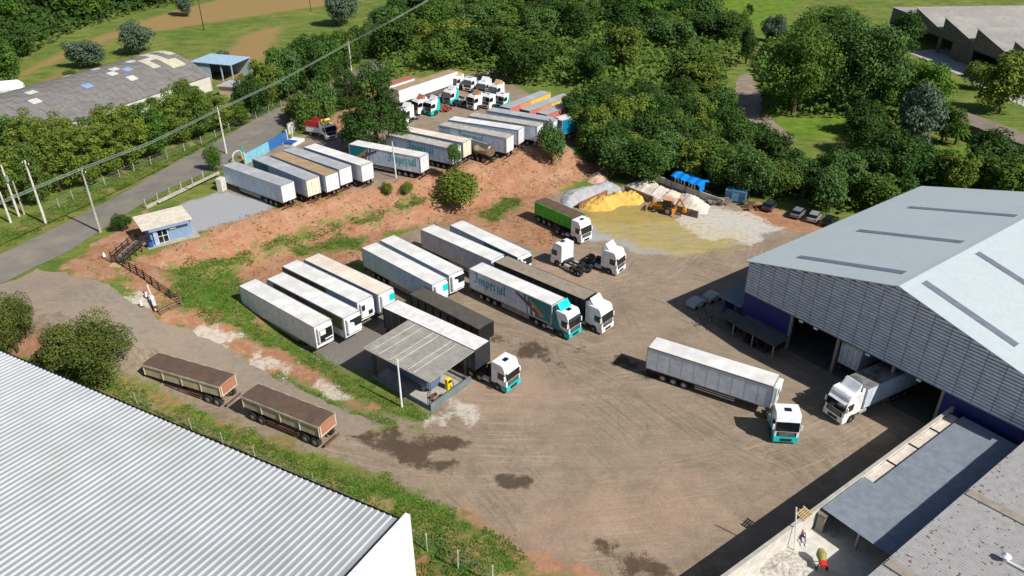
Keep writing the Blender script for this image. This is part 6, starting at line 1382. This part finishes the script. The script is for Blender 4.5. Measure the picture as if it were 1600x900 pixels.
# right hand side
for i, (u_, v_, w_, h_, kd, lb_) in enumerate([(1238, 182, 160, 140, 'big', 'largest broad tree, left half of the giant crown above the dirt track'), (1328, 176, 160, 138, 'big', 'very broad tree, right half of the giant crown above the dirt track'), (1290, 96, 150, 84, 'big', 'broad tree behind the giant crown at the top right'), (1435, 182, 104, 84, 'bright', 'bright green domed tree left of the concrete apron'), (1405, 88, 80, 62, 'dark', 'dark tree in front of the left end of the factory'), (1560, 178, 110, 88, 'wood', 'large dark tree below the factory at the right edge'), (1425, 236, 100, 92, 'grey', 'grey green tree in front of the low block'), (1350, 240, 78, 62, 'dark', 'dark bluish tree left of the grey green one'), (1375, 180, 60, 60, 'wood', 'green tree between the giant crown and the bright domed tree'), (1405, 160, 80, 66, 'wood', 'green tree filling the gap between giant crown and factory apron'), (1345, 208, 70, 50, 'dark', 'low dark tree at the right end of the small meadow'), (1470, 222, 76, 60, 'wood', 'green tree overhanging the near end of the low block'), (1530, 140, 60, 40, 'bush', 'bushes along the lower edge of the concrete apron'), (1150, 66, 50, 44, 'bush', 'shrub cluster between large wood and bright meadow'), (1205, 64, 44, 36, 'grey', 'grey shrub at the foot of the bright meadow'), (1165, 100, 44, 56, 'dark', 'slim dark conifer like tree by the dirt track'), (1170, 26, 16, 18, 'dark', 'small dark bush alone on the bright meadow'), (1550, 262, 70, 40, 'grey', 'pale grey green shrub right of the palms')]): gtree(kd, i, u_, v_, w_, h_, lb_, base=.08)
for u_, v_, lb_ in ((926, 238, 'leafy tree in front of the blue trailer, nearest the round bush'), (955, 222, 'leafy tree in front of the blue trailer, farther from the round bush')): gtree('wood', 1, u_, v_, 66, 74, lb_, base=.05)
# palms
def palm(u, v, px, label):
    p = G(u, v); d = (p - Vector((0, 0, CH))).dot(fw) / F_; h = px * d; t = thing('palm_tree', label, 'palm', tuple(p)); k = MB(); k.tube((0, 0, 0), (0, 0, h * .5), .3, 8, .22); k.build('trunk', BARK, t)
    k = MB()
    for i in range(34):
        a = i * 2.4; e = rng.uniform(-.3, 1.1); L_ = h * rng.uniform(.45, .62); pr = None; q0 = Vector((0, 0, h * .5))
        for j in range(5):
            s = j / 4; q1 = Vector((math.cos(a) * L_ * s * math.cos(e * .8), math.sin(a) * L_ * s * math.cos(e * .8), h * .5 + L_ * (s * math.sin(e) - .55 * s * s))); wv_ = Vector((-math.sin(a), math.cos(a), 0)) * (.28 * (1 - s * .7))
            if pr: k.add([pr[0] - pr[1], pr[0] + pr[1] , q1 + wv_, q1 - wv_], [(0, 1, 2, 3)])
            pr = (q1, wv_)
    k.build('fronds', LF5 if px > 40 else LF2, t)
palm(1492, 226, 44, 'palm with radiating fronds in front of the low block'); palm(1560, 250, 42, 'palm near the right edge beside the bright grass')
# the wood behind the yard: scattered trunks inside outlines, real crowns
def wood(poly, n, kinds, wr, hr, label, group, seed, mind=4.5, grow=0, cap=999):
    r = random.Random(seed); P = [tuple(U(a, b, z_)[:2]) for a, b, z_ in poly]; xs = [p[0] for p in P]; ys = [p[1] for p in P]; got = []; tries = 0
    while len(got) < n and tries < n * 60:
        tries += 1; x = r.uniform(min(xs), max(xs)); y = r.uniform(min(ys), max(ys))
        if sdf(np.array([x]), np.array([y]), P)[0] < 0: continue
        md = mind + grow * (y - min(ys))
        if any((x - a) ** 2 + (y - b) ** 2 < md * md for a, b in got): continue
        got.append((x, y))
    for x, y in got:
        k_ = r.choice(kinds); s = 1 + grow * (y - min(ys)) / mind * .8
        i_ = r.randrange(4); tree(k_, i_, x, y, Hs(x, y), r.uniform(*wr) * s, r.uniform(*hr), ('very dark' if k_ == 'dark' else ('mid green', 'olive', 'bluish green', 'mid green')[i_]) + label, group, .05)
    return len(got)
a_ = wood([(900, 222, 0), (985, 195, 0), (1060, 175, 0), (1130, 200, 0), (1175, 262, 0), (1260, 286, 0), (1400, 278, 0), (1600, 284, 0), (1640, 330, 0), (1440, 305, 0), (1320, 342, 0), (1240, 322, 0), (1170, 312, 0), (1090, 280, 0), (1010, 285, 0), (935, 268, 0), (905, 240, 0)], 88, ['wood', 'wood', 'dark', 'wood', 'dark'], (8.5, 12.5), (7, 10.5), ' tree in the belt of wood directly behind the sand heaps and parked cars', 'belt of wood behind the lower yard', 3, 4.6)
b_ = wood([(600, 128, TZ), (640, 118, TZ), (700, 110, TZ), (745, 112, TZ), (800, 134, TZ), (880, 136, TZ), (945, 150, TZ), (1015, 190, TZ), (1060, 175, 0), (1150, 190, 0), (1150, 120, 0), (1125, 60, 0), (1115, 0, 0), (1120, -60, 0), (620, -60, 0), (640, 40, TZ), (590, 90, TZ)], 112, ['wood', 'wood', 'wood', 'dark'], (13, 18), (9, 13), ' tree in the large wood rising behind the upper yard', 'large wood behind the upper yard', 5, 7.4, .012)
c_ = wood([(-60, 110, TZ), (40, 92, TZ), (120, 52, TZ), (215, 22, TZ), (330, 0, TZ), (400, -30, TZ), (300, -90, TZ), (-100, -60, TZ), (-120, 60, TZ)], 40, ['dark', 'wood', 'dark'], (16, 22), (10, 15), ' tree in the wood filling the top left corner', 'wood in the top left corner', 8, 10, .01)
wood([(1480, -10, 0), (1650, -10, 0), (1650, -60, 0), (1200, -60, 0), (1260, -15, 0), (1380, -5, 0)], 8, ['wood', 'dark'], (20, 28), (9, 13), ' distant tree behind the factory at the top right', 'trees behind the factory', 12, 10)
def undergrowth(polys, n, size, hmax, m, label, name='undergrowth', seed=4):
    r = np.random.RandomState(seed); X = []; 
    for pz in polys:
        P = [tuple(U(a, b, z_)[:2]) for a, b, z_ in pz]; xs = [p[0] for p in P]; ys = [p[1] for p in P]
        ar = abs(sum(P[i][0] * P[(i + 1) % len(P)][1] - P[(i + 1) % len(P)][0] * P[i][1] for i in range(len(P)))) / 2
        X.append((P, ar, xs, ys))
    tot = sum(a[1] for a in X); V = []; T = []
    for P, ar, xs, ys in X:
        c = int(n * ar / tot * 3); x = r.uniform(min(xs), max(xs), c); y = r.uniform(min(ys), max(ys), c); d = sdf(x, y, P); ok = d > 0; x = x[ok]; y = y[ok]; d = d[ok]; k = int(n * ar / tot); x = x[:k]; y = y[:k]; d = d[:k]; c = len(x)
        top = np.clip(hmax * (.55 + .3 * lump(x, y, .5, 3.)), .4, hmax * 1.2) * np.clip(d / 2 + .3, 0, 1)
        z = H(x, y) + top * r.uniform(.55, 1.05, c); s = size * r.uniform(.6, 1.4, c)[:, None]
        nrm = r.normal(0, .6, (c, 3)) + [0, -.2, .8]; nrm /= np.linalg.norm(nrm, axis=1)[:, None]; t1 = np.cross(nrm, r.normal(size=(c, 3))); t1 /= np.linalg.norm(t1, axis=1)[:, None]; t2 = np.cross(nrm, t1); Q = np.stack([x, y, z], -1)
        V.append(np.stack([Q - t1 * s, Q - t2 * s * .7, Q + t1 * s, Q + t2 * s * .7], 1).reshape(-1, 3)); T.append(np.repeat(np.clip(.5 + .3 * lump(x, y, .4, 9.) + r.uniform(-.2, .2, c), 0, 1), 4))
    V = np.concatenate(V); T = np.concatenate(T); c = len(V); me = bpy.data.meshes.new(name); me.vertices.add(c); me.vertices.foreach_set('co', V.ravel()); me.loops.add(c); me.loops.foreach_set('vertex_index', np.arange(c)); me.polygons.add(c // 4); me.polygons.foreach_set('loop_start', np.arange(c // 4) * 4); me.update()
    a = me.attributes.new('tint', 'FLOAT', 'POINT'); a.data.foreach_set('value', T); tag(link(name, me, m), label, 'undergrowth', kind='stuff')
WB1 = [(900, 222, 0), (985, 195, 0), (1060, 175, 0), (1130, 200, 0), (1170, 240, 0), (1260, 268, 0), (1400, 262, 0), (1640, 270, 0), (1640, 330, 0), (1440, 300, 0), (1320, 338, 0), (1240, 318, 0), (1170, 306, 0), (1090, 276, 0), (1010, 278, 0), (935, 262, 0), (905, 240, 0)]
WB2 = [(600, 128, TZ), (640, 118, TZ), (700, 110, TZ), (745, 112, TZ), (800, 134, TZ), (880, 136, TZ), (945, 150, TZ), (1015, 190, TZ), (1060, 175, 0), (1135, 190, 0), (1135, 120, 0), (1110, 60, 0), (1100, 0, 0), (1110, -60, 0), (620, -60, 0), (640, 40, TZ), (590, 90, TZ)]
WB4 = [(385, 190, TZ), (395, 130, TZ), (440, 95, TZ), (520, 70, TZ), (600, 45, TZ), (640, 60, TZ), (600, 80, TZ), (520, 120, TZ), (440, 160, TZ)]
WB5 = [(1190, 185, 0), (1190, 100, 0), (1260, 60, 0), (1370, 80, 0), (1420, 130, 0), (1450, 160, 0), (1430, 175, 0), (1400, 230, 0), (1340, 235, 0), (1330, 185, 0)]
WB6 = [(1122, -30, 0), (1135, 20, 0), (1160, 70, 0), (1150, 112, 0), (1110, 120, 0), (1100, 20, 0)]
WB7 = [(1175, 108, 0), (1200, 60, 0), (1260, 40, 0), (1400, 60, 0), (1380, 110, 0), (1200, 150, 0)]
undergrowth([WB1, WB2, WB4, WB5, WB6, WB7], 105000, .55, 4.5, LF1, 'tangled green undergrowth filling the woods between the tree crowns')
WB3 = [(-60, 106, TZ), (40, 88, TZ), (120, 50, TZ), (215, 20, TZ), (330, -3, TZ), (400, -34, TZ), (300, -90, TZ), (-100, -60, TZ), (-120, 60, TZ)]
undergrowth([WB3], 30000, .9, 5, LF4, 'dark undergrowth filling the wood in the top left corner', seed=6)
print('trees', ntree, a_, b_, c_)

for o in SC.objects:
    if 'label' in o.keys() and len(o['label'].split()) > 16: print('LONG', len(o['label'].split()), o['label'])
